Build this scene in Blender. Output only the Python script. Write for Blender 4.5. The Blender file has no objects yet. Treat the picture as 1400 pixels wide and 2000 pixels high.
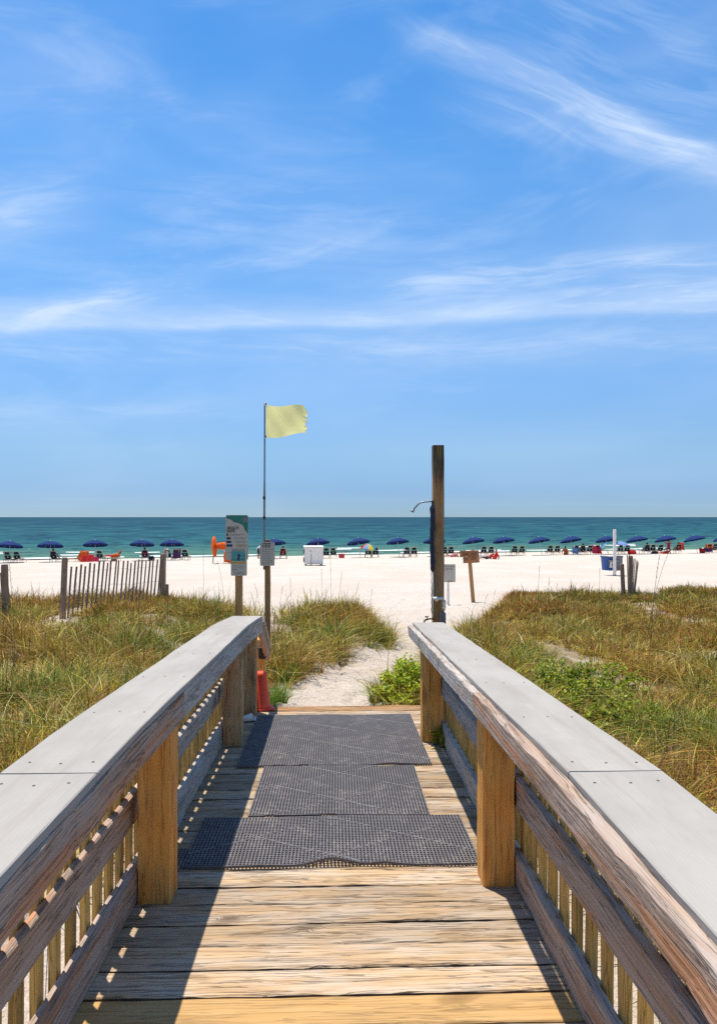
import bpy, bmesh, math, random
import numpy as np
from mathutils import Vector, Matrix

R = math.radians
scene = bpy.context.scene
col = scene.collection
rng = np.random.default_rng(7)
random.seed(7)

# ------------------------------------------------------------------ camera, world, sun, exposure
F_PX = 1430.0                       # focal length for a 1400 px wide picture
YAW = math.atan(44 / F_PX)          # the boardwalk runs along +Y, the camera looks 1.8 degrees to its right
CAM_Z = 1.6
cam_d = bpy.data.cameras.new('camera')
cam = bpy.data.objects.new('camera', cam_d)
col.objects.link(cam)
cam.location = (0, 0, CAM_Z)
cam.rotation_euler = (R(90), 0, -YAW)
cam_d.sensor_fit = 'HORIZONTAL'
cam_d.sensor_width = 36
cam_d.lens = 36 * F_PX / 1400
cam_d.shift_y = 10 / 1400
cam_d.clip_start = 0.05
cam_d.clip_end = 90000
scene.camera = cam

SUN_DIR = Vector((-0.155, 0.20, 1.0)).normalized()
SUN_EL = math.asin(SUN_DIR.z)
SUN_AZ = math.atan2(SUN_DIR.x, SUN_DIR.y)
sun_d = bpy.data.lights.new('sun', 'SUN')
sun_d.energy = 3.15
sun_d.angle = R(0.53)
sun_d.color = (1.0, 0.93, 0.82)
sun = bpy.data.objects.new('sun', sun_d)
col.objects.link(sun)
sun.location = SUN_DIR * 60
sun.rotation_euler = SUN_DIR.to_track_quat('Z', 'Y').to_euler()

scene.view_settings.view_transform = 'Standard'
scene.view_settings.look = 'None'
scene.view_settings.gamma = 1.0
scene.view_settings.exposure = 0.90
scene.view_settings.use_curve_mapping = False
scene.render.engine = 'CYCLES'
scene.cycles.use_denoising = False
scene.cycles.use_adaptive_sampling = True
scene.cycles.adaptive_threshold = 0.006
scene.cycles.max_bounces = 5
scene.cycles.diffuse_bounces = 3
scene.cycles.sample_clamp_indirect = 6


class E:
    """a socket with arithmetic: builds Math nodes"""
    def __init__(s, t, sock): s.t, s.s = t, sock
    def _op(s, op, *a):
        n = s.t.nodes.new('ShaderNodeMath'); n.operation = op
        for i, v in enumerate((s,) + a):
            if isinstance(v, E): s.t.links.new(v.s, n.inputs[i])
            else: n.inputs[i].default_value = v
        return E(s.t, n.outputs[0])
    def __add__(s, o): return s._op('ADD', o)
    __radd__ = __add__
    def __mul__(s, o): return s._op('MULTIPLY', o)
    __rmul__ = __mul__
    def __sub__(s, o): return s._op('SUBTRACT', o)
    def __rsub__(s, o): return (s * -1.0) + o
    def __truediv__(s, o): return s._op('DIVIDE', o)
    def f(s, op, *a): return s._op(op, *a)
    def step(s, a, b, lo=0.0, hi=1.0):
        n = s.t.nodes.new('ShaderNodeMapRange'); n.interpolation_type = 'SMOOTHSTEP'
        s.t.links.new(s.s, n.inputs[0])
        for i, v in enumerate((a, b, lo, hi)): n.inputs[i + 1].default_value = v
        return E(s.t, n.outputs[0])


def node(t, typ, **kw):
    n = t.nodes.new(typ)
    for k, v in kw.items(): setattr(n, k, v)
    return n


def xyz(t, sock):
    n = node(t, 'ShaderNodeSeparateXYZ'); t.links.new(sock, n.inputs[0])
    return [E(t, n.outputs[i]) for i in range(3)]


def vec(t, *c):
    n = node(t, 'ShaderNodeCombineXYZ')
    for i, v in enumerate(c):
        if isinstance(v, E): t.links.new(v.s, n.inputs[i])
        else: n.inputs[i].default_value = v
    return n.outputs[0]


def noise(t, v, scale=1.0, detail=4.0, rough=0.55, dist=0.0):
    n = node(t, 'ShaderNodeTexNoise')
    if v is not None: t.links.new(v, n.inputs['Vector'])
    n.inputs['Scale'].default_value = scale; n.inputs['Detail'].default_value = detail
    n.inputs['Roughness'].default_value = rough; n.inputs['Distortion'].default_value = dist
    return E(t, n.outputs['Fac'])


def mix(t, fac, a, b):
    n = node(t, 'ShaderNodeMix', data_type='RGBA')
    for i, v in ((0, fac), (6, a), (7, b)):
        if isinstance(v, E): t.links.new(v.s, n.inputs[i])
        elif hasattr(v, 'is_linked'): t.links.new(v, n.inputs[i])
        elif i == 0: n.inputs[i].default_value = v
        else: n.inputs[i].default_value = (*v, 1) if len(v) == 3 else v
    return n.outputs[2]


# ---- sky
SKY_STRENGTH = 0.15
world = bpy.data.worlds.new('World'); scene.world = world; world.use_nodes = True
wt = world.node_tree; wt.nodes.clear()
world.cycles.sampling_method = 'MANUAL'; world.cycles.sample_map_resolution = 256
sky = node(wt, 'ShaderNodeTexSky', sky_type='NISHITA', sun_disc=False)
sky.sun_elevation = SUN_EL; sky.sun_rotation = SUN_AZ
sky.altitude = 0; sky.air_density = 0.6; sky.dust_density = 0.0; sky.ozone_density = 6.0
tcw = node(wt, 'ShaderNodeTexCoord')
dx, dy, dz = xyz(wt, tcw.outputs['Generated'])
az = dx.f('ARCTAN2', dy)
el = dz.f('ARCSINE')
# moist air: the whole horizon is duller than the bare model, the upper sky a fuller blue
ramp = node(wt, 'ShaderNodeValToRGB')
wt.links.new((el / 0.7).s, ramp.inputs[0])
cr_ = ramp.color_ramp
for i, (e_, c_) in enumerate(((0.0, (.20, .245, .30)), (2, (.255, .295, .355)), (5, (.43, .46, .435)), (10, (.56, .645, .62)), (17, (.58, .81, .80)), (26, (.525, .89, .94)), (35, (.45, .88, .99)))):
    el_ = cr_.elements[i] if i < 2 else cr_.elements.new(1.0)
    el_.position = R(e_) / 0.7; el_.color = (*c_, 1)
tint = node(wt, 'ShaderNodeMix', data_type='RGBA', blend_type='MULTIPLY'); tint.inputs[0].default_value = 1.0
wt.links.new(sky.outputs[0], tint.inputs[6]); wt.links.new(ramp.outputs[0], tint.inputs[7])


def azel(px, py):
    u, v = (px - 700) / F_PX, (1010 - py) / F_PX
    return YAW + math.atan(u), math.atan(v / math.sqrt(1 + u * u))


warp = noise(wt, vec(wt, az * 3.0, el * 5.0, 0.0), 1.0, 3, 0.5) - 0.5
cl = None
TEX = {'h': noise(wt, vec(wt, az * 4.0, el * 34.0 + warp * 1.5, 1.0), 1.6, 5, 0.62, 0.4).step(0.40, 0.70),
       'd': noise(wt, vec(wt, az * 4.0 - el * 2.0, (el + az * 0.42) * 34.0 + warp * 1.5, 4.0), 1.6, 5, 0.62, 0.4).step(0.40, 0.70),
       'l': noise(wt, vec(wt, az * 4.0 + el * 2.0, (el - az * 0.25) * 26.0 + warp * 1.5, 7.0), 1.6, 5, 0.62, 0.4).step(0.40, 0.70)}
def streak(pts, w_up, w_dn, fade_l, fade_r, amp, grain='h', base=0.25):
    """a cirrus band along a curve through three directions of the sky (azimuth, elevation)"""
    global cl
    A = np.array([azel(*p) for p in pts])
    c2, c1, c0 = np.polyfit(A[:, 0], A[:, 1], 2)
    ctr = az * az * c2 + az * c1 + c0
    off = el - ctr + warp * 0.035
    up = (off / w_up).f('MAXIMUM', 0.0); dn = (off / -w_dn).f('MAXIMUM', 0.0)
    q = up * up + dn * dn
    fall = (q * -1.0).f('EXPONENT')
    a0, a1 = A[0, 0], A[2, 0]
    win = az.step(a0 - fade_l, a0 + fade_l) * az.step(a1 - fade_r, a1 + fade_r, 1.0, 0.0)
    tex = TEX[grain]
    c = fall * win * (tex * (1.0 - base) + base) * amp
    cl = c if cl is None else cl + c


streak([(820, 55), (1080, 160), (1440, 330)], .012, .022, .07, .09, 0.52, 'd', 0.55)
streak([(930, 215), (1180, 262), (1460, 330)], .030, .022, .10, .10, 0.34, 'd', 0.45)
streak([(1000, 60), (1250, 120), (1480, 230)], .075, .05, .12, .10, 0.24, 'd')
streak([(720, 556), (900, 545), (1500, 512)], .018, .020, .09, .10, 0.55)
streak([(1130, 580), (1280, 573), (1500, 570)], .008, .010, .05, .08, 0.50)
streak([(-120, 642), (620, 628), (1500, 598)], .022, .0075, .15, .12, 0.62, 'h', 0.6)
streak([(-80, 620), (130, 612), (330, 570)], .024, .02, .06, .10, 0.42, 'l')
streak([(-140, 470), (-20, 440), (150, 400)], .055, .032, .06, .08, 0.52, 'l', 0.45)
streak([(120, 590), (380, 540), (720, 455)], .012, .022, .09, .10, 0.26, 'l')
streak([(-150, 690), (300, 682), (1500, 680)], .020, .016, .20, .20, 0.30)
streak([(250, 380), (420, 400), (900, 420)], .05, .05, .12, .20, 0.16)
streak([(-100, 815), (80, 806), (420, 800)], .016, .014, .12, .12, 0.26)
# thin cirrus that goes on over the whole sky
veil = noise(wt, vec(wt, az * 2.2 + el * 1.6, el * 9.0 - az * 1.1, 2.0), 1.3, 5, 0.6, 0.7).step(0.47, 0.80) * 0.22
veil2 = noise(wt, vec(wt, az * 1.1, el * 3.0, 5.0), 1.5, 4, 0.55, 0.3).step(0.35, 0.72) * 0.19
cl = (cl + veil * el.step(0.03, 0.16) + veil2).f('MINIMUM', 0.85)
# low grey haze bank resting on the sea horizon
bank = noise(wt, vec(wt, az * 2.0, el * 60.0, 9.0), 1.6, 5, 0.6).step(0.45, 0.7) * el.step(0.005, 0.012) * el.step(0.02, 0.034, 1.0, 0.0) * 0.28
sky_c = mix(wt, bank, tint.outputs[2], (1.45, 2.0, 2.7))
sky_c = mix(wt, cl, sky_c, (2.55, 3.05, 3.8))
bg = node(wt, 'ShaderNodeBackground'); bg.inputs[1].default_value = SKY_STRENGTH
wo = node(wt, 'ShaderNodeOutputWorld')
wt.links.new(sky_c, bg.inputs[0]); wt.links.new(bg.outputs[0], wo.inputs[0])

# ------------------------------------------------------------------ helpers
def link(o, parent=None):
    col.objects.link(o)
    if parent is not None: o.parent = parent
    return o


def tag(o, label=None, cat=None, group=None, kind=None):
    for k, v in (('label', label), ('category', cat), ('group', group), ('kind', kind)):
        if v: o[k] = v
    return o


def empty(name, loc=(0, 0, 0), rz=0.0, label=None, cat=None, group=None, kind=None):
    o = bpy.data.objects.new(name, None); o.empty_display_size = 0.1
    o.location = loc; o.rotation_euler = (0, 0, rz)
    return tag(link(o), label, cat, group, kind)


def mk(name, V, Fc, m, parent=None, loc=None, rot=None, smooth=False):
    me = bpy.data.meshes.new(name)
    me.from_pydata([tuple(v) for v in V], [], [tuple(f) for f in Fc])
    if smooth: me.polygons.foreach_set('use_smooth', np.ones(len(me.polygons), dtype=bool))
    me.update()
    o = bpy.data.objects.new(name, me); me.materials.append(m)
    if loc is not None: o.location = loc
    if rot is not None: o.rotation_euler = rot
    return link(o, parent)


def inst(name, me, parent=None, loc=(0, 0, 0), rot=(0, 0, 0), scale=None):
    o = bpy.data.objects.new(name, me); o.location = loc; o.rotation_euler = rot
    if scale: o.scale = scale
    return link(o, parent)


def copy_tree(o, parent=None):
    c = o.copy(); col.objects.link(c); c.parent = parent
    for ch in list(o.children): copy_tree(ch, c)
    return c


class MB:
    """collects shapes into one mesh"""
    def __init__(s): s.v, s.f = [], []
    def add(s, V, Fc):
        n = len(s.v); s.v += [tuple(p) for p in V]; s.f += [tuple(i + n for i in f) for f in Fc]
        return s
    def box(s, x0, x1, y0, y1, z0, z1, c=0.0):
        V, Fc = box_vf(x0, x1, y0, y1, z0, z1, c); return s.add(V, Fc)
    def tube(s, pts, r, n=8, caps=True):
        V, Fc = tube_vf(pts, r, n, caps); return s.add(V, Fc)
    def lathe(s, prof, n=16, base=(0, 0, 0)):
        V, Fc = [], []
        for r, z in prof:
            for k in range(n):
                a = 2 * math.pi * k / n
                V.append((base[0] + r * math.cos(a), base[1] + r * math.sin(a), base[2] + z))
        for i in range(len(prof) - 1):
            for k in range(n):
                k2 = (k + 1) % n
                Fc.append((i * n + k, i * n + k2, (i + 1) * n + k2, (i + 1) * n + k))
        Fc.append(tuple(range(n - 1, -1, -1))); Fc.append(tuple((len(prof) - 1) * n + k for k in range(n)))
        return s.add(V, Fc)
    def xf(s, M): s.v = [tuple(M @ Vector(p)) for p in s.v]; return s
    def build(s, name, m, parent=None, loc=None, rot=None, smooth=False):
        return mk(name, s.v, s.f, m, parent, loc, rot, smooth)


def box_vf(x0, x1, y0, y1, z0, z1, c=0.0):
    if c <= 0:
        V = [(x, y, z) for z in (z0, z1) for y in (y0, y1) for x in (x0, x1)]
        return V, [(0, 2, 3, 1), (4, 5, 7, 6), (0, 1, 5, 4), (2, 6, 7, 3), (0, 4, 6, 2), (1, 3, 7, 5)]
    bm = bmesh.new(); bmesh.ops.create_cube(bm, size=1)
    for v in bm.verts:
        v.co.x = x0 if v.co.x < 0 else x1; v.co.y = y0 if v.co.y < 0 else y1; v.co.z = z0 if v.co.z < 0 else z1
    bmesh.ops.bevel(bm, geom=bm.edges[:], offset=c, segments=1, affect='EDGES')
    bm.verts.index_update()
    V = [v.co[:] for v in bm.verts]; Fc = [[v.index for v in f.verts] for f in bm.faces]; bm.free()
    return V, Fc


def tube_vf(pts, r, n=8, caps=True):
    P = [Vector(p) for p in pts]
    if not hasattr(r, '__len__'): r = [r] * len(P)
    V, Fc = [], []
    ref = Vector((0, 0, 1))
    for i, p in enumerate(P):
        d = (P[min(i + 1, len(P) - 1)] - P[max(i - 1, 0)]).normalized()
        a = d.cross(ref) if abs(d.z) < 0.95 else d.cross(Vector((0, 1, 0)))
        a.normalize(); b = d.cross(a)
        for k in range(n):
            t = 2 * math.pi * k / n
            V.append(p + a * (math.cos(t) * r[i]) + b * (math.sin(t) * r[i]))
    for i in range(len(P) - 1):
        for k in range(n):
            k2 = (k + 1) % n
            Fc.append((i * n + k, i * n + k2, (i + 1) * n + k2, (i + 1) * n + k))
    if caps:
        Fc.append(tuple(range(n - 1, -1, -1))); Fc.append(tuple((len(P) - 1) * n + k for k in range(n)))
    return V, Fc


def hash2(ix, iy, s=0):
    h = (ix.astype(np.int64) * 374761393 + iy.astype(np.int64) * 668265263 + s * 974711) & 0xFFFFFFFF
    h = ((h ^ (h >> 13)) * 1274126177) & 0xFFFFFFFF
    return ((h ^ (h >> 16)) & 0xFFFF) / 65535.0


def vnoise(x, y, s=0):
    x = np.asarray(x, float); y = np.asarray(y, float)
    ix, iy = np.floor(x), np.floor(y); fx, fy = x - ix, y - iy
    fx = fx * fx * (3 - 2 * fx); fy = fy * fy * (3 - 2 * fy)
    a, b = hash2(ix, iy, s), hash2(ix + 1, iy, s); c, d = hash2(ix, iy + 1, s), hash2(ix + 1, iy + 1, s)
    return (a * (1 - fx) + b * fx) * (1 - fy) + (c * (1 - fx) + d * fx) * fy


def fbm(x, y, s=0, o=4):
    t, a, n = 0.0, 1.0, 0.0
    for k in range(o):
        t = t + a * vnoise(np.asarray(x) * 2 ** k, np.asarray(y) * 2 ** k, s + k); n += a; a *= 0.5
    return t / n


def sstep(a, b, x):
    t = np.clip((np.asarray(x, float) - a) / (b - a), 0, 1)
    return t * t * (3 - 2 * t)


# ------------------------------------------------------------------ materials
def material(name):
    m = bpy.data.materials.new(name); m.use_nodes = True
    t = m.node_tree; t.nodes.clear()
    b = node(t, 'ShaderNodeBsdfPrincipled'); o = node(t, 'ShaderNodeOutputMaterial')
    t.links.new(b.outputs[0], o.inputs[0])
    return m, t, b, o


def setin(t, b, name, v):
    s = b.inputs[name]
    if isinstance(v, E): t.links.new(v.s, s)
    elif hasattr(v, 'is_linked'): t.links.new(v, s)
    else: s.default_value = (*v, 1) if hasattr(v, '__len__') and len(v) == 3 else v


def bump(t, b, h, strength=0.5, dist=0.01):
    n = node(t, 'ShaderNodeBump'); n.inputs['Strength'].default_value = strength; n.inputs['Distance'].default_value = dist
    t.links.new(h.s, n.inputs['Height']); t.links.new(n.outputs[0], b.inputs['Normal'])


def plain(name, c, rough=0.55, var=0.12, scale=9.0, metal=0.0, spec=0.5, bmp=0.0):
    """a colour with a little wear"""
    m, t, b, o = material(name)
    tc = node(t, 'ShaderNodeTexCoord')
    n = noise(t, tc.outputs['Object'], scale, 5, 0.6)
    dk = tuple(x * (1 - var * 1.6) for x in c); lt = tuple(min(1, x * (1 + var)) for x in c)
    setin(t, b, 'Base Color', mix(t, n.step(0.3, 0.7), dk, lt))
    setin(t, b, 'Roughness', n * 0.25 + (rough - 0.12)); b.inputs['Metallic'].default_value = metal
    b.inputs['Specular IOR Level'].default_value = spec
    if bmp: bump(t, b, n, bmp, 0.01)
    return m


def wood(name, early, late, grey, grey_amt=0.5, crack=0.6, ring=120.0, stain=None, stain_amt=0.0, moss=0.0, rough=0.8, bstr=0.6, tone=0.28, cw=0.036, algae=None):
    """sawn board: growth rings about an off-centre pith along local X, checks, weathering; varies by object"""
    m, t, b, o = material(name)
    tc = node(t, 'ShaderNodeTexCoord'); oi = node(t, 'ShaderNodeObjectInfo')
    x, y, z = xyz(t, tc.outputs['Object'])
    rn = E(t, oi.outputs['Random'])
    rs = rn * 37.0
    w1 = noise(t, vec(t, x * 1.3 + rs, y * 2.0, z * 2.0), 1.0, 3, 0.5) - 0.5
    kn = noise(t, vec(t, x * 2.4 + rs * 1.7, y * 5.0, z * 5.0), 1.0, 1, 0.4).step(0.68, 0.80)   # knots
    yo = y + (rn - 0.5) * 0.09 + w1 * 0.06
    zo = z + 0.055 + (rn * 7.0).f('FRACT') * 0.05 + w1 * 0.04
    s1 = noise(t, vec(t, x * 2.0 + rs, y * 95.0, z * 95.0), 1.0, 4, 0.62, 0.15)
    s0 = noise(t, vec(t, x * 0.9 + rs, y * 22.0, z * 22.0), 1.0, 3, 0.6)
    rad = (yo * yo + zo * zo).f('SQRT') + s1 * 0.004 + kn * 0.03
    rings = ((rad * (ring * 6.2832)).f('SINE') * 0.5 + 0.5).f('POWER', 1.5)
    fib = noise(t, vec(t, x * 6.0 + rs, y * 330.0, z * 330.0), 1.0, 2, 0.6)
    cn = noise(t, vec(t, x * 1.7 + rs * 2.0, y * 66.0 + kn * 2.0, z * 66.0), 1.0, 3, 0.5, 0.15)
    gate = noise(t, vec(t, x * 2.0 + rs * 3.0, y * 14.0, z * 14.0), 1.0, 2, 0.5).step(0.42, 0.60)
    cr = (cn - 0.5).f('ABSOLUTE').step(0.004, cw, 1.0, 0.0) * gate * crack
    ln = noise(t, vec(t, x * 1.1 + rs * 1.3, y * 34.0 + w1 * 2.0, z * 34.0), 1.0, 3, 0.55, 0.1)
    cr = cr.f('MAXIMUM', (ln - 0.5).f('ABSOLUTE').step(0.002, 0.014, 1.0, 0.0) * crack * 0.9)
    bl = noise(t, vec(t, x * 2.6 + rs, y * 11.0, z * 11.0), 1.0, 4, 0.6)
    c = mix(t, (rings * 0.30 + s1.step(0.30, 0.70) * 0.35 + s0.step(0.32, 0.68) * 0.35), early, late)
    c = mix(t, bl.step(0.40, 0.62) * grey_amt * 0.8 + (fib - 0.4) * 0.8, c, grey)
    if stain is not None:
        st = noise(t, vec(t, x * 1.4 + rs * 3.0, y * 16.0, z * 16.0), 1.0, 3, 0.5).step(0.52, 0.68) * stain_amt
        c = mix(t, st, c, stain)
    if moss:
        ms = noise(t, vec(t, x * 2.0 + rs, y * 9.0, z * 9.0), 1.0, 4, 0.6).step(0.5, 0.66) * moss
        c = mix(t, ms, c, (0.10, 0.10, 0.035))
    if algae:
        ag = (x + (s0 - 0.5) * 0.5 + (s1 - 0.5) * 0.25).step(algae - 0.16, algae + 0.14)
        c = mix(t, ag * 0.85, c, mix(t, bl.step(0.45, 0.6), (0.03, 0.035, 0.045), (0.12, 0.115, 0.03)))
    c = mix(t, kn * 0.7, c, tuple(v * 0.35 for v in late))
    c = mix(t, cr, c, (0.035, 0.026, 0.02))
    hv = node(t, 'ShaderNodeHueSaturation')
    t.links.new(c, hv.inputs['Color'])
    t.links.new(((rn * 13.0).f('FRACT') * tone + (1.0 - tone * 0.5)).s, hv.inputs['Value'])
    setin(t, b, 'Base Color', hv.outputs[0])
    b.inputs['Roughness'].default_value = rough; b.inputs['Specular IOR Level'].default_value = 0.25
    bump(t, b, rings * 0.25 + fib * 0.4 + s1 * 0.6 - cr * 1.8, bstr, 0.006)
    return m


M = {}
M['deck'] = wood('weathered_deck', (0.54, 0.37, 0.205), (0.33, 0.205, 0.105), (0.48, 0.415, 0.34), 0.65, 0.55, 60, bstr=0.8, tone=0.48, cw=0.024)
M['deck_new'] = wood('newer_deck', (0.56, 0.345, 0.135), (0.43, 0.235, 0.075), (0.50, 0.36, 0.20), 0.2, 0.4, 50, bstr=0.5, tone=0.1)
M['deck_end'] = wood('stained_deck_end', (0.46, 0.26, 0.10), (0.30, 0.15, 0.05), (0.42, 0.28, 0.18), 0.35, 0.7, 70, stain=(0.34, 0.10, 0.05), stain_amt=0.6)
M['post'] = wood('treated_post', (0.93, 0.49, 0.12), (0.75, 0.26, 0.03), (0.82, 0.50, 0.20), 0.3, 0.5, 42, stain=(0.70, 0.19, 0.02), stain_amt=0.65, moss=0.10, bstr=0.5, tone=0.1)
M['post_grey'] = wood('grey_post', (0.68, 0.42, 0.17), (0.46, 0.23, 0.09), (0.55, 0.42, 0.28), 0.5, 0.6, 60, stain=(0.44, 0.16, 0.05), stain_amt=0.6, moss=0.3)
M['rail'] = wood('weathered_rail', (0.51, 0.375, 0.27), (0.29, 0.18, 0.12), (0.48, 0.41, 0.36), 0.6, 0.6, 60, stain=(0.60, 0.22, 0.06), stain_amt=0.6, bstr=0.7, cw=0.022, tone=0.2)
M['rail_light'] = wood('bleached_rail', (0.52, 0.44, 0.355), (0.35, 0.27, 0.21), (0.53, 0.50, 0.46), 0.7, 0.55, 70, bstr=0.6, cw=0.022)
M['baluster'] = wood('amber_baluster', (0.84, 0.52, 0.13), (0.58, 0.29, 0.055), (0.52, 0.38, 0.19), 0.35, 0.5, 110, moss=0.3, tone=0.5)
M['sign_post'] = wood('sign_post_wood', (0.52, 0.28, 0.10), (0.34, 0.155, 0.05), (0.42, 0.28, 0.14), 0.3, 0.5, 110)
M['shower_wood'] = wood('shower_post_wood', (0.48, 0.25, 0.09), (0.31, 0.135, 0.045), (0.36, 0.26, 0.16), 0.4, 0.7, 60, moss=0.35, algae=1.33)
M['fence'] = wood('fence_slat_wood', (0.48, 0.29, 0.18), (0.27, 0.15, 0.095), (0.42, 0.31, 0.23), 0.5, 0.5, 120)
M['sign_brown'] = wood('brown_sign_wood', (0.48, 0.21, 0.085), (0.34, 0.125, 0.045), (0.44, 0.25, 0.13), 0.3, 0.3, 50)
M['chair_wood'] = plain('chair_wood', (0.50, 0.36, 0.19), 0.6)

# composite cap board: pale, faint embossed grain
m, t, b, o = material('cap_board'); M['cap'] = m
tc = node(t, 'ShaderNodeTexCoord'); oi = node(t, 'ShaderNodeObjectInfo'); x, y, z = xyz(t, tc.outputs['Object'])
rs = E(t, oi.outputs['Random']) * 21.0
w = noise(t, vec(t, x * 1.1 + rs, y * 3.0, 0.0), 1.0, 3, 0.5) - 0.5
yy = y + w * 0.12
rg = ((yy * yy + 0.0009).f('SQRT') * 620.0 + w * 9.0).f('SINE') * 0.5 + 0.5
fb = noise(t, vec(t, x * 4.0 + rs, y * 140.0, 0.0), 1.0, 3, 0.6)
dirt = noise(t, vec(t, x * 1.7 + rs, y * 4.0, z), 1.0, 6, 0.65)
spk = noise(t, vec(t, x * 26.0 + rs, y * 30.0, z), 1.0, 3, 0.6).step(0.66, 0.78)
c = mix(t, dirt.step(0.32, 0.68), (0.350, 0.320, 0.280), (0.415, 0.383, 0.338))
c = mix(t, rg * 0.09 + fb * 0.05, c, (0.27, 0.255, 0.235))
c = mix(t, spk * 0.14, c, (0.30, 0.28, 0.25))
br = noise(t, vec(t, x * 0.8 + rs, y * 13.0, z), 1.0, 5, 0.65).step(0.50, 0.70)
c = mix(t, br * 0.30, c, (0.27, 0.225, 0.175))
sd = noise(t, vec(t, x * 3.0 + rs, y * 9.0, z), 1.0, 5, 0.7).step(0.66, 0.74)
c = mix(t, sd * 0.45, c, (0.56, 0.51, 0.44))
setin(t, b, 'Base Color', c); b.inputs['Roughness'].default_value = 0.8; b.inputs['Specular IOR Level'].default_value = 0.10
bump(t, b, rg * 0.4 + fb * 0.3 + dirt * 0.5, 0.12, 0.003)

M['screw'] = plain('screw_dark', (0.07, 0.06, 0.055), 0.5, metal=0.5)
M['rubber'] = None
m, t, b, o = material('rubber_mat'); M['rubber'] = m
tc = node(t, 'ShaderNodeTexCoord'); x, y, z = xyz(t, tc.outputs['Object'])
d1 = noise(t, tc.outputs['Object'], 6.5, 7, 0.72, 0.2).step(0.44, 0.80)
d2 = noise(t, tc.outputs['Object'], 60.0, 3, 0.65).step(0.50, 0.68)
d3 = noise(t, tc.outputs['Object'], 0.9, 3, 0.5).step(0.40, 0.64)
gr = noise(t, tc.outputs['Object'], 160.0, 2, 0.5)
fac = (d1 * 0.30 + d2 * 0.42 * (d3 * 0.6 + 0.4) + d1 * d2 * 0.7 + 0.14).f('MINIMUM', 0.85)
c = mix(t, gr, (0.050, 0.052, 0.066), (0.095, 0.095, 0.108))
c = mix(t, fac, c, (0.40, 0.345, 0.30))
setin(t, b, 'Base Color', c); b.inputs['Roughness'].default_value = 0.75; bump(t, b, gr + d2, 0.4, 0.003)
M['rubber_rib'] = plain('rubber_rib', (0.21, 0.20, 0.20), 0.75, 0.3, 20)

# sand, with plant litter where the dunes are grown over
m, t, b, o = material('sand'); M['sand'] = m
tc = node(t, 'ShaderNodeTexCoord'); P = tc.outputs['Object']
at_ = node(t, 'ShaderNodeAttribute', attribute_name='veg'); veg_s = E(t, at_.outputs['Fac'])
n1 = noise(t, P, 0.35, 4, 0.5); n2 = noise(t, P, 7.0, 5, 0.65); n3 = noise(t, P, 90.0, 3, 0.6)
n4 = noise(t, P, 2.2, 5, 0.62, 0.5)
c = mix(t, n1.step(0.35, 0.65), (0.62, 0.525, 0.43), (0.66, 0.575, 0.485))
trod = node(t, 'ShaderNodeAttribute', attribute_name='trodden')
c = mix(t, n2.step(0.35, 0.75) * 0.30, c, (0.48, 0.425, 0.36))
c = mix(t, E(t, trod.outputs['Fac']) * (n4.step(0.3, 0.7) * 0.5 + 0.3), c, (0.55, 0.455, 0.36))
tw = noise(t, P, 24.0, 2, 0.7).step(0.68, 0.74) * E(t, trod.outputs['Fac'])
c = mix(t, tw * 0.6, c, (0.19, 0.14, 0.09))
deb = noise(t, P, 34.0, 3, 0.7).step(0.66, 0.76) * (veg_s * 0.55 + 0.12)
c = mix(t, deb, c, (0.20, 0.13, 0.075))
lit = (n4.step(0.36, 0.54) * 0.75 + n3 * 0.4).f('MINIMUM', 1.0) * veg_s
c = mix(t, lit, c, mix(t, n3, (0.13, 0.085, 0.03), (0.30, 0.20, 0.075)))
setin(t, b, 'Base Color', c); b.inputs['Roughness'].default_value = 0.95; b.inputs['Specular IOR Level'].default_value = 0.1
n5 = noise(t, P, 16.0, 4, 0.65)
bump(t, b, n2 * 1.0 + n5.step(0.35, 0.65) * 0.5 + n3 * 0.25, 0.8, 0.045)

# sea
SH_A, SH_B = 78.8, 0.275           # shoreline Y = SH_A + SH_B * X
m, t, b, o = material('sea_water'); M['sea'] = m
tc = node(t, 'ShaderNodeTexCoord'); P = tc.outputs['Object']; x, y, z = xyz(t, P)
off = (y - x * SH_B - SH_A) * 0.964
wob = (noise(t, vec(t, x * 0.02, y * 0.05, 0.0), 1.0, 4, 0.6) - 0.5)
lo = (off.f('MAXIMUM', 1.0) + 6.0).f('LOGARITHM', 10.0) + wob * 0.42
c = mix(t, lo.step(0.80, 1.75), (0.11, 0.21, 0.135), (0.032, 0.125, 0.112))
c = mix(t, lo.step(1.35, 2.0), c, (0.012, 0.082, 0.108))
c = mix(t, lo.step(1.9, 2.8), c, (0.007, 0.054, 0.092))
c = mix(t, lo.step(2.9, 3.8), c, (0.006, 0.042, 0.080))
chop = noise(t, vec(t, x * 0.10, y * 0.34, 0.0), 1.0, 6, 0.62, 0.5)
chop2 = noise(t, vec(t, x * 0.018, y * 0.05, 3.0), 1.0, 5, 0.6, 0.4)
lg = (off.f('MAXIMUM', 0.0) + 12.0).f('LOGARITHM', 10.0)
ux = x / (off.f('MAXIMUM', 0.0) + 60.0)
sw = noise(t, vec(t, ux * 22.0, lg * 40.0, 3.0), 1.0, 5, 0.65, 0.6)
sw2 = noise(t, vec(t, ux * 5.0, lg * 8.0, 8.0), 1.0, 3, 0.55, 0.3)
c = mix(t, sw.step(0.50, 0.60) * 0.85, c, (0.004, 0.030, 0.050))
c = mix(t, sw.step(0.48, 0.38) * 0.55, c, (0.034, 0.135, 0.130))
c = mix(t, sw2.step(0.52, 0.64) * 0.35, c, (0.020, 0.105, 0.110))
cap = noise(t, vec(t, ux * 60.0, lg * 70.0, 7.0), 1.0, 3, 0.7, 0.3).step(0.72, 0.77) * off.step(3.0, 30.0) * lo.step(2.3, 2.9, 1.0, 0.0)
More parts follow.
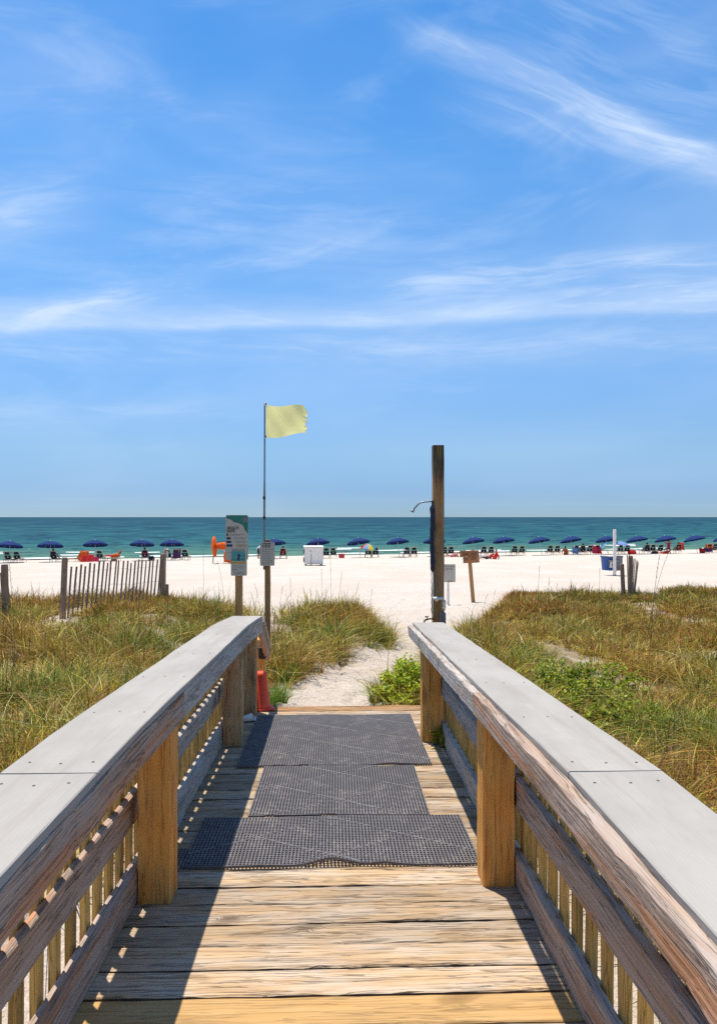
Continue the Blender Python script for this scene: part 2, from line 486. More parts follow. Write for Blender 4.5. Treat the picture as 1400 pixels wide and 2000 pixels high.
c = mix(t, cap * 0.85, c, (0.75, 0.80, 0.78))
b.inputs['Roughness'].default_value = 1.0; b.inputs['Specular IOR Level'].default_value = 0.0
setin(t, b, 'Base Color', c)
gl = node(t, 'ShaderNodeBsdfGlossy'); gl.inputs['Roughness'].default_value = 0.28
bn = node(t, 'ShaderNodeBump'); bn.inputs['Strength'].default_value = 0.6; bn.inputs['Distance'].default_value = 0.5
t.links.new((chop + noise(t, vec(t, x * 0.6, y * 1.4, 1.0), 1.0, 3, 0.6) * 0.3).s, bn.inputs['Height'])
t.links.new(bn.outputs[0], gl.inputs['Normal'])
mx = node(t, 'ShaderNodeMixShader'); mx.inputs[0].default_value = 0.07      # rough sea: little mirror reflection at this low angle
t.links.new(b.outputs[0], mx.inputs[1]); t.links.new(gl.outputs[0], mx.inputs[2]); t.links.new(mx.outputs[0], o.inputs[0])
M['foam'] = plain('foam', (0.80, 0.80, 0.76), 0.9, 0.06, 3)

# plants (colour of each blade or leaf in a colour attribute)
def leaf_mat(name, transl=0.35, rough=0.6):
    m, t, b, o = material(name)
    a = node(t, 'ShaderNodeAttribute', attribute_name='tint')
    setin(t, b, 'Base Color', a.outputs['Color']); b.inputs['Roughness'].default_value = rough; b.inputs['Specular IOR Level'].default_value = 0.25
    tr = node(t, 'ShaderNodeBsdfTranslucent'); t.links.new(a.outputs['Color'], tr.inputs[0])
    mx = node(t, 'ShaderNodeMixShader'); mx.inputs[0].default_value = transl
    t.links.new(b.outputs[0], mx.inputs[1]); t.links.new(tr.outputs[0], mx.inputs[2]); t.links.new(mx.outputs[0], o.inputs[0])
    return m
M['grass'] = leaf_mat('grass_blade', 0.25)
M['leaf'] = leaf_mat('bush_leaf', 0.30, 0.45)
M['stalk'] = plain('dry_stalk', (0.13, 0.085, 0.05), 0.8)
M['twig'] = plain('twig', (0.16, 0.11, 0.06), 0.8)

def cloth(name, c, tr=0.25, fade=0.82):
    m, t, b, o = material(name)
    tc = node(t, 'ShaderNodeTexCoord'); n = noise(t, tc.outputs['Object'], 7.0, 4, 0.6)
    cc = mix(t, n.step(0.3, 0.7), tuple(v * fade for v in c), c)
    setin(t, b, 'Base Color', cc); b.inputs['Roughness'].default_value = 0.85; b.inputs['Specular IOR Level'].default_value = 0.15
    if tr:
        q = node(t, 'ShaderNodeBsdfTranslucent'); t.links.new(cc, q.inputs[0])
        mx = node(t, 'ShaderNodeMixShader'); mx.inputs[0].default_value = tr
        t.links.new(b.outputs[0], mx.inputs[1]); t.links.new(q.outputs[0], mx.inputs[2]); t.links.new(mx.outputs[0], o.inputs[0])
    return m
M['flag'] = cloth('flag_yellow', (0.97, 0.90, 0.40), 0.72, 0.96)
M['navy'] = cloth('navy_canvas', (0.012, 0.034, 0.135), 0.03)
M['black_sling'] = cloth('black_sling', (0.018, 0.020, 0.032), 0.0)
M['orange_cloth'] = cloth('orange_cloth', (0.85, 0.17, 0.03), 0.25)
M['red_cloth'] = cloth('red_cloth', (0.66, 0.035, 0.03), 0.1)
M['crimson_cloth'] = cloth('crimson_cloth', (0.50, 0.03, 0.09), 0.1)
M['purple_cloth'] = cloth('purple_cloth', (0.10, 0.045, 0.10), 0.0)
M['pink_cloth'] = cloth('pink_cloth', (0.65, 0.22, 0.20), 0.1)
M['white_cloth'] = cloth('white_cloth', (0.75, 0.74, 0.74), 0.1)
M['blue_cloth'] = cloth('blue_cloth', (0.22, 0.36, 0.60), 0.1)
M['aqua_cloth'] = cloth('aqua_cloth', (0.28, 0.62, 0.75), 0.3)
M['pale_blue'] = cloth('pale_blue_cloth', (0.25, 0.38, 0.68), 0.3)
M['yellow_cloth'] = cloth('yellow_cloth', (0.80, 0.55, 0.05), 0.2)
M['teal_cloth'] = cloth('teal_cloth', (0.05, 0.38, 0.42), 0.2)
M['skin'] = plain('skin', (0.50, 0.26, 0.165), 0.55, 0.08)
M['skin_tan'] = plain('skin_tan', (0.40, 0.18, 0.10), 0.55, 0.08)
M['hair'] = plain('hair_dark', (0.03, 0.02, 0.015), 0.6)
M['dark_cloth'] = plain('dark_clothing', (0.022, 0.025, 0.045), 0.85)
M['white'] = plain('white_paint', (0.80, 0.75, 0.67), 0.5, 0.06, 5)
M['pvc'] = plain('white_pvc', (0.76, 0.71, 0.61), 0.45, 0.08, 20)
M['pole_white'] = plain('pole_white', (0.72, 0.71, 0.68), 0.5, 0.06, 6)
M['metal'] = plain('galvanised_metal', (0.20, 0.22, 0.24), 0.4, 0.15, 30, metal=0.6)
M['brass'] = plain('brown_brass', (0.13, 0.075, 0.04), 0.4, 0.2, 30, metal=0.6)
M['insul'] = plain('navy_pipe_foam', (0.016, 0.024, 0.055), 0.8, 0.15, 14)
M['conduit'] = plain('grey_conduit', (0.14, 0.125, 0.14), 0.6)
M['sign_panel'] = plain('sign_sheet', (0.50, 0.45, 0.36), 0.45, 0.05, 8)
M['sign_green'] = plain('sign_green', (0.012, 0.19, 0.135), 0.45, 0.06)
M['sign_teal'] = plain('sign_teal', (0.08, 0.30, 0.30), 0.45, 0.15, 20)
M['sign_orange'] = plain('sign_orange', (0.60, 0.27, 0.03), 0.45, 0.05)
M['sign_ink'] = plain('sign_ink', (0.035, 0.04, 0.05), 0.5, 0.05)
M['sign_ink_soft'] = plain('sign_ink_soft', (0.19, 0.185, 0.17), 0.5, 0.05)
M['sign_navy'] = plain('sign_navy', (0.015, 0.025, 0.09), 0.45, 0.05)
M['sign_yellow'] = plain('sign_yellow', (0.50, 0.42, 0.05), 0.45, 0.05)
M['sign_tan'] = plain('sign_tan', (0.42, 0.30, 0.18), 0.45, 0.05)
M['engraved'] = plain('engraved_letters', (0.11, 0.045, 0.02), 0.7)
M['bin_blue'] = plain('bin_blue', (0.025, 0.085, 0.30), 0.45, 0.08, 6)
M['bin_grey'] = plain('bin_grey', (0.15, 0.16, 0.175), 0.5, 0.08, 6)
M['cone'] = plain('cone_red', (0.95, 0.085, 0.025), 0.5, 0.10, 10)
M['black_plastic'] = plain('black_plastic', (0.015, 0.015, 0.016), 0.4)
M['cooler_red'] = plain('cooler_red', (0.55, 0.035, 0.03), 0.4)
M['box_hardware'] = plain('box_brown', (0.17, 0.085, 0.05), 0.7)

# ------------------------------------------------------------------ terrain
PL = np.array([(-8, -1.35), (3, -1.30), (6.3, -1.15), (6.9, -0.92), (8.4, -0.88), (9.75, -0.68), (10.8, -0.30), (11.7, 0.12), (13.3, 0.92), (14.8, 1.22), (16.4, 1.22), (18, 0.6), (20, -0.8), (24, -6)])
PR = np.array([(-8, 1.30), (3, 1.25), (6.3, 1.05), (6.9, 0.85), (8.0, 0.52), (9.3, 0.60), (11, 1.00), (13, 1.75), (15, 2.5), (17, 3.3), (19, 3.9), (21, 5.2), (24, 9)])
ZP = np.array([(-10, -0.52), (6.4, -0.52), (7.2, -0.56), (8.5, -0.64), (12, -0.82), (16, -1.00), (20, -1.13)])


def shore_s(x, y):
    return (np.maximum(SH_A + SH_B * x, 60.0) - y) * 0.964


def beach_z(x, y):
    s = shore_s(x, y)
    return np.where(s > 0, -2.5 + 0.024 * s, -2.5 + 0.05 * s)


def dune_m(x, y):
    """0 on the sandy path, 1 well inside the grown dunes"""
    wob = (fbm(x * 1.3, y * 1.3, 3) - 0.5) * 0.55
    left = np.interp(y, PL[:, 0], PL[:, 1]) + wob
    right = np.interp(y, PR[:, 0], PR[:, 1]) + wob
    e = np.maximum(left - x, x - right)
    m = sstep(-0.10, 0.9, e)
    yend_l = 18.2 + 1.2 * (fbm(x * 0.4, x * 0 + 3.3, 8) - 0.5) * 2 + np.clip(-x - 6, 0, 8) * 0.05
    yend_l = np.where((x > -3.2) & (x < 2), np.minimum(yend_l, 17.0), yend_l)
    yend_r = 19.0 + 1.4 * (fbm(x * 0.4, x * 0 + 9.3, 9) - 0.5) * 2 + np.clip(x - 8, 0, 6) * 0.35
    yend = np.where(x < left, yend_l, yend_r)
    return m * (1 - sstep(yend - 0.9, yend + 0.5, y)), m * (1 - sstep(yend - 1.0, yend + 4.0, y))


def bare_sand(x, y):
    """1 where nothing grows: blown-out patches among the grass"""
    b = 1 - sstep(0.40, 0.50, fbm(x * 0.75 + 5, y * 0.55, 73, 3))
    return b * (0.35 + 0.65 * np.where(x < 0, sstep(9.5, 13.0, y), 0.0))


def ground_z(x, y):
    x = np.asarray(x, float); y = np.asarray(y, float)
    zp = np.interp(y, ZP[:, 0], ZP[:, 1])
    k = sstep(14, 20, y)
    base = zp * (1 - k) + beach_z(x, y) * k
    v, m = dune_m(x, y)
    zd = -0.43 + (fbm(x * 0.45, y * 0.45, 21) - 0.5) * 0.30 + np.clip(x - 5.5, 0, 5) * 0.02
    centre = sstep(-4.2, -2.2, x) * (1 - sstep(1.4, 2.6, x)) * sstep(7.5, 9.5, y)     # the low mound left of the path
    zd = zd - 0.25 * centre
    z = base * (1 - m) + zd * m
    # footprints and wind ripple on open sand
    near = sstep(6, 7.5, y) * (1 - sstep(24, 40, y))
    fp = (fbm(x * 3.2, y * 2.3, 31, 3) - 0.5) * 0.11 - 0.05 * sstep(0.56, 0.78, vnoise(x * 5.2, y * 3.6, 33)) + (fbm(x * 10.0, y * 8.0, 35, 2) - 0.5) * 0.05
    z = z + fp * near * (1 - 0.5 * v)
    far = sstep(24, 34, y)
    z = z + ((fbm(x * 0.5, y * 0.35, 41, 3) - 0.5) * 0.07 + (fbm(x * 1.6, y * 0.9, 43, 2) - 0.5) * 0.06) * far * np.clip(shore_s(x, y) * 0.2, 0, 1)
    return z


def gz(x, y): return float(ground_z(np.array([x]), np.array([y]))[0])


def at(px, d):
    """ground point seen in the direction of column px at depth d metres"""
    u = (px - 700) / F_PX
    return (math.sin(YAW) + u * math.cos(YAW)) * d, (math.cos(YAW) - u * math.sin(YAW)) * d


def hit(px, py, d0=5.0, d1=95.0):
    """where the line of sight meets the ground"""
    d = np.arange(d0, d1, 0.02)
    u = (px - 700) / F_PX
    X = (math.sin(YAW) + u * math.cos(YAW)) * d; Y = (math.cos(YAW) - u * math.sin(YAW)) * d
    Z = CAM_Z + (1010 - py) / F_PX * d
    G = ground_z(X, Y)
    i = np.argmax(Z <= G) if (Z <= G).any() else len(d) - 1
    return X[i], Y[i], float(G[i]), d[i]


def grow(a, b, s0, k):
    r = [a]; s = s0
    while abs(r[-1] - a) < abs(b - a): r.append(r[-1] + math.copysign(s, b - a)); s *= k
    return r


xs = sorted(set(np.round(np.concatenate([grow(-10, -420, 0.3, 1.13), np.arange(-10, -1.4, 0.16), np.arange(-1.4, 3.6, 0.045), np.arange(3.6, 12, 0.16), grow(12, 420, 0.3, 1.13)]), 3)))
ys = sorted(set(np.round(np.concatenate([grow(-2, -160, 0.4, 1.2), np.arange(-2, 6.4, 0.2), np.arange(6.4, 16, 0.05), np.arange(16, 30, 0.2), np.arange(30, 110, 0.8), grow(110, 260, 1.0, 1.2)]), 3)))
GX, GY = np.meshgrid(xs, ys); GZ = ground_z(GX, GY)
nx, ny = len(xs), len(ys)
V = np.stack([GX.ravel(), GY.ravel(), GZ.ravel()], 1)
ii = (np.arange(ny - 1)[:, None] * nx + np.arange(nx - 1)[None, :]).ravel()


def grid_mesh(name, V, quads, mat_, smooth=True):
    me = bpy.data.meshes.new(name)
    me.vertices.add(len(V)); me.vertices.foreach_set('co', np.ascontiguousarray(V, np.float32).ravel())
    q = np.ascontiguousarray(quads, np.int32)
    me.loops.add(q.size); me.loops.foreach_set('vertex_index', q.ravel())
    me.polygons.add(len(q)); me.polygons.foreach_set('loop_start', np.arange(len(q), dtype=np.int32) * q.shape[1])
    me.polygons.foreach_set('use_smooth', np.full(len(q), smooth))
    me.update(calc_edges=True); me.materials.append(mat_)
    return me


me = grid_mesh('ground', V, np.stack([ii, ii + 1, ii + nx + 1, ii + nx], 1), M['sand'])
tr_ = me.attributes.new('trodden', 'FLOAT', 'POINT'); tr_.data.foreach_set('value', (1 - sstep(13, 22, GY.ravel())).astype(np.float32))
vg = me.attributes.new('veg', 'FLOAT', 'POINT'); vg.data.foreach_set('value', (dune_m(GX.ravel(), GY.ravel())[0] * (1 - 0.85 * bare_sand(GX.ravel(), GY.ravel()))).astype(np.float32))
tag(link(bpy.data.objects.new('ground', me)), 'white sand of the beach and dunes with footprints on the path', 'sand', kind='structure')

# sea: fan of rings from under the beach edge to the horizon
ang = np.radians(np.concatenate([np.linspace(-75, -32, 24, endpoint=False), np.linspace(-32, 36, 330), np.linspace(36.5, 75, 24)]))
dist = np.concatenate([np.linspace(56, 130, 130, endpoint=False), 130 * (60000 / 130) ** np.linspace(0, 1, 170) ** 1.25])
A_, D_ = np.meshgrid(ang, dist)
SX, SY = np.sin(A_) * D_, np.cos(A_) * D_
amp = 0.30 * sstep(0, 40, -shore_s(SX, SY)) * (1 - sstep(500, 1500, D_))
SZ = -2.5 + amp * ((fbm(SX * 0.06, SY * 0.28, 51, 3) - 0.5) * 1.6)
V = np.stack([SX.ravel(), SY.ravel(), SZ.ravel()], 1)
na = len(ang); ii = (np.arange(len(dist) - 1)[:, None] * na + np.arange(na - 1)[None, :]).ravel()
tag(link(bpy.data.objects.new('sea', grid_mesh('sea', V, np.stack([ii, ii + 1, ii + na + 1, ii + na], 1), M['sea']))), 'turquoise to deep blue sea reaching the horizon', 'sea', kind='structure')

# surf: broken lines of foam where the small waves run out
mb = MB()
def foam_run(x0, x1, s, w, seed):
    n = max(4, int((x1 - x0) / 0.6)); V, Fc = [], []
    for i in range(n + 1):
        x = x0 + (x1 - x0) * i / n
        k = max(0.0, math.sin(math.pi * i / n)) ** 0.5
        so = s + (float(fbm(np.array([x * 0.25]), np.array([seed]), 61)[0]) - 0.5) * 2.2
        ww = w * k * (0.4 + 1.2 * float(vnoise(np.array([x * 0.7]), np.array([seed + 5.0]), 62)[0])) + 0.02
        yb = max(SH_A + SH_B * x, 60.0) + so
        V += [(x, yb - ww / 2, -2.5 + 0.09), (x, yb, -2.5 + 0.17), (x, yb + ww / 2, -2.5 + 0.07)]
        if i: Fc += [(3 * i - 3, 3 * i, 3 * i + 1, 3 * i - 2), (3 * i - 2, 3 * i + 1, 3 * i + 2, 3 * i - 1)]
    mb.add(V, Fc)
for k in range(17):
    x0 = -60 + k * 8.3 + random.uniform(-3, 3)
    foam_run(x0, x0 + random.uniform(2, 7), random.choice([0.7, 1.4, 2.2, 3.4]), random.uniform(0.2, 0.7), k * 3.7)
for k in range(16):
    x0 = random.uniform(-60, 75)
    foam_run(x0, x0 + random.uniform(2, 6), random.uniform(5, 16), random.uniform(0.2, 0.5), 200 + k * 3.1)
foam_run(-31.5, -24.5, 1.4, 2.6, 400.0); foam_run(-20, -15.5, 2.2, 1.2, 410.0); foam_run(11.0, 20.5, 1.9, 2.4, 420.0)
tag(mb.build('surf', M['foam'], smooth=True), 'white foam of small waves running out on the shore', 'surf', kind='stuff')

# ------------------------------------------------------------------ boardwalk
def deck_z(y): return -0.027 * (y - 3.15)


def board_mesh(name, L, W, T, m, seg=14, jit=0.0015, bev=0.004, seed=0, zf=None, wav=0.0, edge=None):
    """a sawn board along local X, centred, top face at z = 0; worn edges, optional bend zf(x)"""
    r = np.random.default_rng(seed)
    b = bev
    prof = np.array([(-W / 2 + b, 0), (-W / 6, 0), (W / 6, 0), (W / 2 - b, 0), (W / 2, -b), (W / 2, -T + b), (W / 2 - b, -T), (-W / 2 + b, -T), (-W / 2, -T + b), (-W / 2, -b)])
    n = len(prof); V, Fc = [], []
    X = np.linspace(-L / 2, L / 2, seg + 1)
    ph = r.uniform(0, 50, 3)
    for i, x in enumerate(X):
        p = prof + r.normal(0, jit, prof.shape)
        wv = wav * (float(vnoise(np.array([x * 2.3 + ph[0]]), np.array([ph[1]]), 5)[0]) - 0.5) * 2
        p[[3, 4], 0] += wv; p[[0, 9], 0] += wav * (float(vnoise(np.array([x * 2.1 + ph[2]]), np.array([ph[1] + 9]), 6)[0]) - 0.5) * 2
        zz = zf(x) if zf else 0.0
        V += [(x, q[0], q[1] + zz) for q in p]
    for i in range(seg):
        for k in range(n):
            k2 = (k + 1) % n
            Fc.append((i * n + k, (i + 1) * n + k, (i + 1) * n + k2, i * n + k2))
    Fc.append(tuple(range(n))); Fc.append(tuple(seg * n + k for k in range(n - 1, -1, -1)))
    me = bpy.data.meshes.new(name); me.from_pydata(V, [], Fc); me.update(); me.materials.append(m)
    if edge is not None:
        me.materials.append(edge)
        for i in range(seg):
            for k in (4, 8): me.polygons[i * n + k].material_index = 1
    return me


def put_board(name, p0, p1, W, T, m, parent, up=(0, 0, 1), **kw):
    """board from p0 to p1 (centre line of its top face)"""
    p0, p1 = Vector(p0), Vector(p1)
    d = (p1 - p0); L = d.length; d.normalize()
    u = Vector(up); s = u.cross(d).normalized(); u = d.cross(s)
    me = kw.pop('mesh', None) or board_mesh(name, L, W, T, m, **kw)
    o = bpy.data.objects.new(name, me)
    o.matrix_world = Matrix(((d.x, s.x, u.x, (p0.x + p1.x) / 2), (d.y, s.y, u.y, (p0.y + p1.y) / 2), (d.z, s.z, u.z, (p0.z + p1.z) / 2), (0, 0, 0, 1)))
    return link(o, parent)


walk = empty('boardwalk', (0, 0, -0.55), 0, 'weathered plank boardwalk running down to the sand path', 'boardwalk', kind='structure')
walk.location = (0, 0, 0)
PITCH = 0.1520
y = -1.43 + 0.0 + 0.0
edges_y = [2.268 + PITCH * k for k in range(-21, 34)]
M['gap_shade'] = plain('plank_gap_shade', (0.11, 0.085, 0.06), 0.9, 0.3, 14)  # plank sides coloured dark to paint in the shade of the gaps
pm = [board_mesh('deck_plank', 1.80, 0.1415, 0.038, M['deck'], seg=30, jit=0.0010, bev=0.0045, seed=100 + k, wav=0.0045, edge=M['gap_shade']) for k in range(16)]
pm_new = board_mesh('deck_plank', 1.80, 0.1435, 0.038, M['deck_new'], seg=22, jit=0.0008, bev=0.004, seed=90, wav=0.001)
pm_end = board_mesh('deck_plank', 1.80, 0.1435, 0.038, M['deck_end'], seg=22, jit=0.0012, bev=0.004, seed=91, wav=0.002)
for i, e in enumerate(edges_y):
    yc = e + PITCH / 2
    if yc > 6.52: break
    last = yc + PITCH > 6.52
    new = abs(yc - (2.268 + PITCH / 2)) < 0.06
    me = pm_new if new else pm_end if last else pm[(i * 7) % 16]
    o = bpy.data.objects.new('deck_plank', me)
    flip = math.pi if (i * 5) % 3 == 0 else 0.0
    o.location = (random.uniform(-.01, .01), yc, deck_z(yc) + random.uniform(-0.0025, 0.0025))
    o.rotation_euler = (-0.027 * (-1 if flip else 1) + random.uniform(-.006, .006), random.uniform(-.0015, .0015), flip + random.uniform(-.002, .002))
    link(o, walk)
    y_end = yc + PITCH / 2
for x in (-0.72, 0.0, 0.72):
    put_board('joist', (x, -0.8, deck_z(-0.8) - 0.045), (x, y_end - 0.02, deck_z(y_end) - 0.045), 0.045, 0.20, M['post_grey'], walk, seg=2, seed=5)
put_board('rim_board', (-0.89, y_end + 0.024, deck_z(y_end) - 0.004), (0.89, y_end + 0.024, deck_z(y_end) - 0.004), 0.036, 0.20, M['deck_end'], walk, seg=10, seed=6, jit=0.002)
for x in (-0.80, 0.80):
    for yy in (0.9, 3.15, 5.3):
        mb = MB(); g0 = gz(x, yy)
        put_board('pile', (x, yy, g0 - 0.3), (x, yy, deck_z(yy) - 0.245), 0.14, 0.14, M['post_grey'], walk, up=(0, 1, 0), seg=2, seed=8)
for k in range(3):                       # steps buried in sand at the end
    yy = y_end + 0.20 + 0.27 * k
    put_board('step_tread', (-0.62, yy, deck_z(y_end) - 0.15 * (k + 1)), (0.62, yy, deck_z(y_end) - 0.15 * (k + 1)), 0.25, 0.038, M['deck'], walk, seg=8, seed=12 + k)

PR0, PR1 = 0.635, 0.775         # right post faces; left ones mirrored with a small shift
def cap_z(side, y):
    if side > 0: return 0.904 - 0.044 * max(0.0, y - 1.98)
    return 0.914 - 0.034 * max(0.0, y - 2.4) - 0.028 * max(0.0, y - 5.3) - 0.02 * max(0.0, y - 5.95)


bal_me = {}
def railing(side):
    lab = 'weathered wooden railing with pale flat cap, red cone at its end post' if side < 0 else 'weathered wooden railing with pale flat cap leading to the shower post'
    root = empty('railing', (0, 0, 0), 0, lab, 'railing', 'boardwalk railings')
    p_in, p_out = (-0.682, -0.820) if side < 0 else (0.635, 0.775)
    x_mid = lambda a, b: (a + b) / 2
    cap_in, cap_out = (-0.640, -0.900) if side < 0 else (0.635, 0.895)
    y_far = 6.42 if side < 0 else 6.06
    # cap boards
    for j, (a, b) in enumerate(((-0.9, 1.979), (1.984, y_far))):
        zc = (cap_z(side, a) + cap_z(side, b)) / 2
        ym = (a + b) / 2
        sl = (cap_z(side, b) - cap_z(side, a)) / (b - a)
        cs = math.sqrt(1 + sl * sl)
        zf = lambda x, ym=ym, zc=zc, sl=sl, cs=cs: cap_z(side, ym + x / cs) - (zc + sl * x / cs)
        o = put_board('cap_board', (x_mid(cap_in, cap_out), a, cap_z(side, a)), (x_mid(cap_in, cap_out), b, cap_z(side, b)), abs(cap_out - cap_in), 0.027, M['cap'], root,
                      seg=40, jit=0.0004, bev=0.003, seed=30 + j, zf=zf, wav=0.004 if side < 0 else 0.0025)
        yy_list = ((1.979 - 0.08, 1.05, 0.3) if j == 0 else (1.984 + 0.08, 2.63, 3.31, 4.0, 4.8, 5.6))
        for yy in yy_list:
            for q in (0.16, 0.5, 0.84):
                mbs = MB().lathe([(0.0042, 0), (0.0042, 0.0012), (0.003, 0.0018)], 8)
                if 'screw' not in bal_me:
                    bal_me['screw'] = mbs.build('screw', M['screw']).data; bpy.data.objects.remove(bpy.data.objects['screw'])
                s = bpy.data.objects.new('screw', bal_me['screw'])
                yq = yy + random.uniform(-.008, .008)
                s.parent = o; col.objects.link(s)
                s.matrix_parent_inverse = o.matrix_world.inverted()
                s.matrix_basis = Matrix.Translation((cap_in + (cap_out - cap_in) * q + random.uniform(-.006, .006), yq, cap_z(side, yq) - 0.0002))
    # top rail on the inner faces of the posts
    fx = p_in - side * 0.0205
    joint = 3.12 if side < 0 else 3.17
    for j, (a, b) in enumerate(((-0.9, joint), (joint + 0.004, y_far - 0.02))):
        z_off = 0.029 if side < 0 else 0.018
        ym = (a + b) / 2; zc = (cap_z(side, a) + cap_z(side, b)) / 2; sl = (cap_z(side, b) - cap_z(side, a)) / (b - a); cs = math.sqrt(1 + sl * sl)
        zf = lambda x, ym=ym, zc=zc, sl=sl, cs=cs: cap_z(side, ym + x / cs) - (zc + sl * x / cs)
        put_board('top_rail', (fx, a, cap_z(side, a) - z_off), (fx, b, cap_z(side, b) - z_off), 0.040, 0.115 if side < 0 else 0.090, M['rail'] if j == 0 else M['rail_light'], root,
                  seg=40, jit=0.0018, bev=0.005, seed=40 + j + (5 if side > 0 else 0), zf=zf, wav=0.003)
    # posts
    ys_p = (0.92, 3.115, 5.385, 6.33) if side < 0 else (0.95, 3.215, 5.435)
    for k, yp in enumerate(ys_p):
        top = cap_z(side, yp) - 0.034
        put_board('post', (x_mid(p_in, p_out), yp - 0.07, deck_z(yp) - 0.002), (x_mid(p_in, p_out), yp - 0.07, top), abs(p_out - p_in), 0.14, M['post'] if (k < 2 or side > 0) else M['post_grey'],
                  root, up=(0, -1, 0), seg=10, jit=0.0012, bev=0.007, seed=50 + k + (7 if side > 0 else 0))
    # middle and bottom rails behind the posts, board by board
    rx0 = p_out + side * 0.003
    rx = rx0 + side * 0.019
    cuts = [-0.9, ys_p[1], ys_p[2] + (0.06 if side > 0 else 0.0)] + ([6.33] if side < 0 else [])
    for j in range(len(cuts) - 1):
        a, b = cuts[j] + 0.002, cuts[j + 1] - 0.002
        far = j > 0
        for nm, z0, h in (('middle_rail', 0.43 if side < 0 else 0.468, 0.128), ('bottom_rail', 0.137, 0.135)):
            xx = (-0.865 if nm[0] == 'm' else -0.847) if side < 0 else rx
            tt = (0.030 if nm[0] == 'm' else 0.050) if side < 0 else 0.038
            put_board(nm, (xx, a, deck_z(a) + z0), (xx, b, deck_z(b) + z0), tt, h, M['rail_light'] if far else M['rail'], root, seg=26, jit=0.0018, bev=0.005,
                      seed=60 + j * 3 + (1 if nm[0] == 'b' else 0) + (11 if side > 0 else 0), wav=0.002)
    # balusters outside the rails, nailed to a top strip under the cap
    bx = rx + side * (0.019 + 0.003 + 0.0185)
    bx = rx + side * 0.033 if side > 0 else -0.8945
    for k in range(52):
        yb = 0.12 + 0.1395 * k
        if yb > y_far - 0.15: break
        z0, z1 = deck_z(yb) + 0.012, cap_z(side, yb) - 0.034
        key = 'b%d' % (k % 6)
        if key not in bal_me: bal_me[key] = board_mesh('baluster', 0.90, 0.026, 0.048, M['baluster'], seg=6, jit=0.0013, bev=0.003, seed=70 + k)
        o = put_board('baluster', (bx, yb - 0.0185, z0), (bx, yb - 0.0185, z1), 0.037, 0.037, None, root, up=(0, -1, 0), mesh=bal_me[key])
        o.matrix_world = o.matrix_world @ Matrix.Rotation(random.uniform(-.012, .012), 4, 'Y') @ Matrix.Diagonal((max(0.5, (z1 - z0) / 0.90), 1, 1, 1))
    if side < 0:
        # stair section going down to the sand beyond the deck
        put_board('stair_cap', (-0.645, 6.43, 0.715), (-0.645, 7.10, 0.36), 0.045, 0.032, M['rail_light'], root, seg=10, seed=81)
        put_board('stair_rail', (-0.663, 6.43, 0.675), (-0.663, 7.12, 0.30), 0.036, 0.09, M['rail'], root, seg=10, seed=82)
        for yp, t_ in ((7.12, 0.40),):
            put_board('post', (-0.753, yp - 0.07, gz(-0.75, yp) - 0.05 if yp > 6.6 else deck_z(yp) - 0.002), (-0.753, yp - 0.07, t_ + 0.02), 0.138, 0.14, M['post_grey'] if yp < 7 else M['post'], root, up=(0, -1, 0), seg=8, seed=83, bev=0.006)
        o = MB().box(-0.035, 0.035, -0.03, 0.03, -0.05, 0.05, 0.008).box(-0.042, 0.042, -0.036, 0.036, 0.05, 0.062, 0.004).build('post_light', M['black_plastic'], root)
        o.location = (-0.70, 7.005, 0.30)
    return root


rail_left = railing(-1)
rail_right = railing(1)

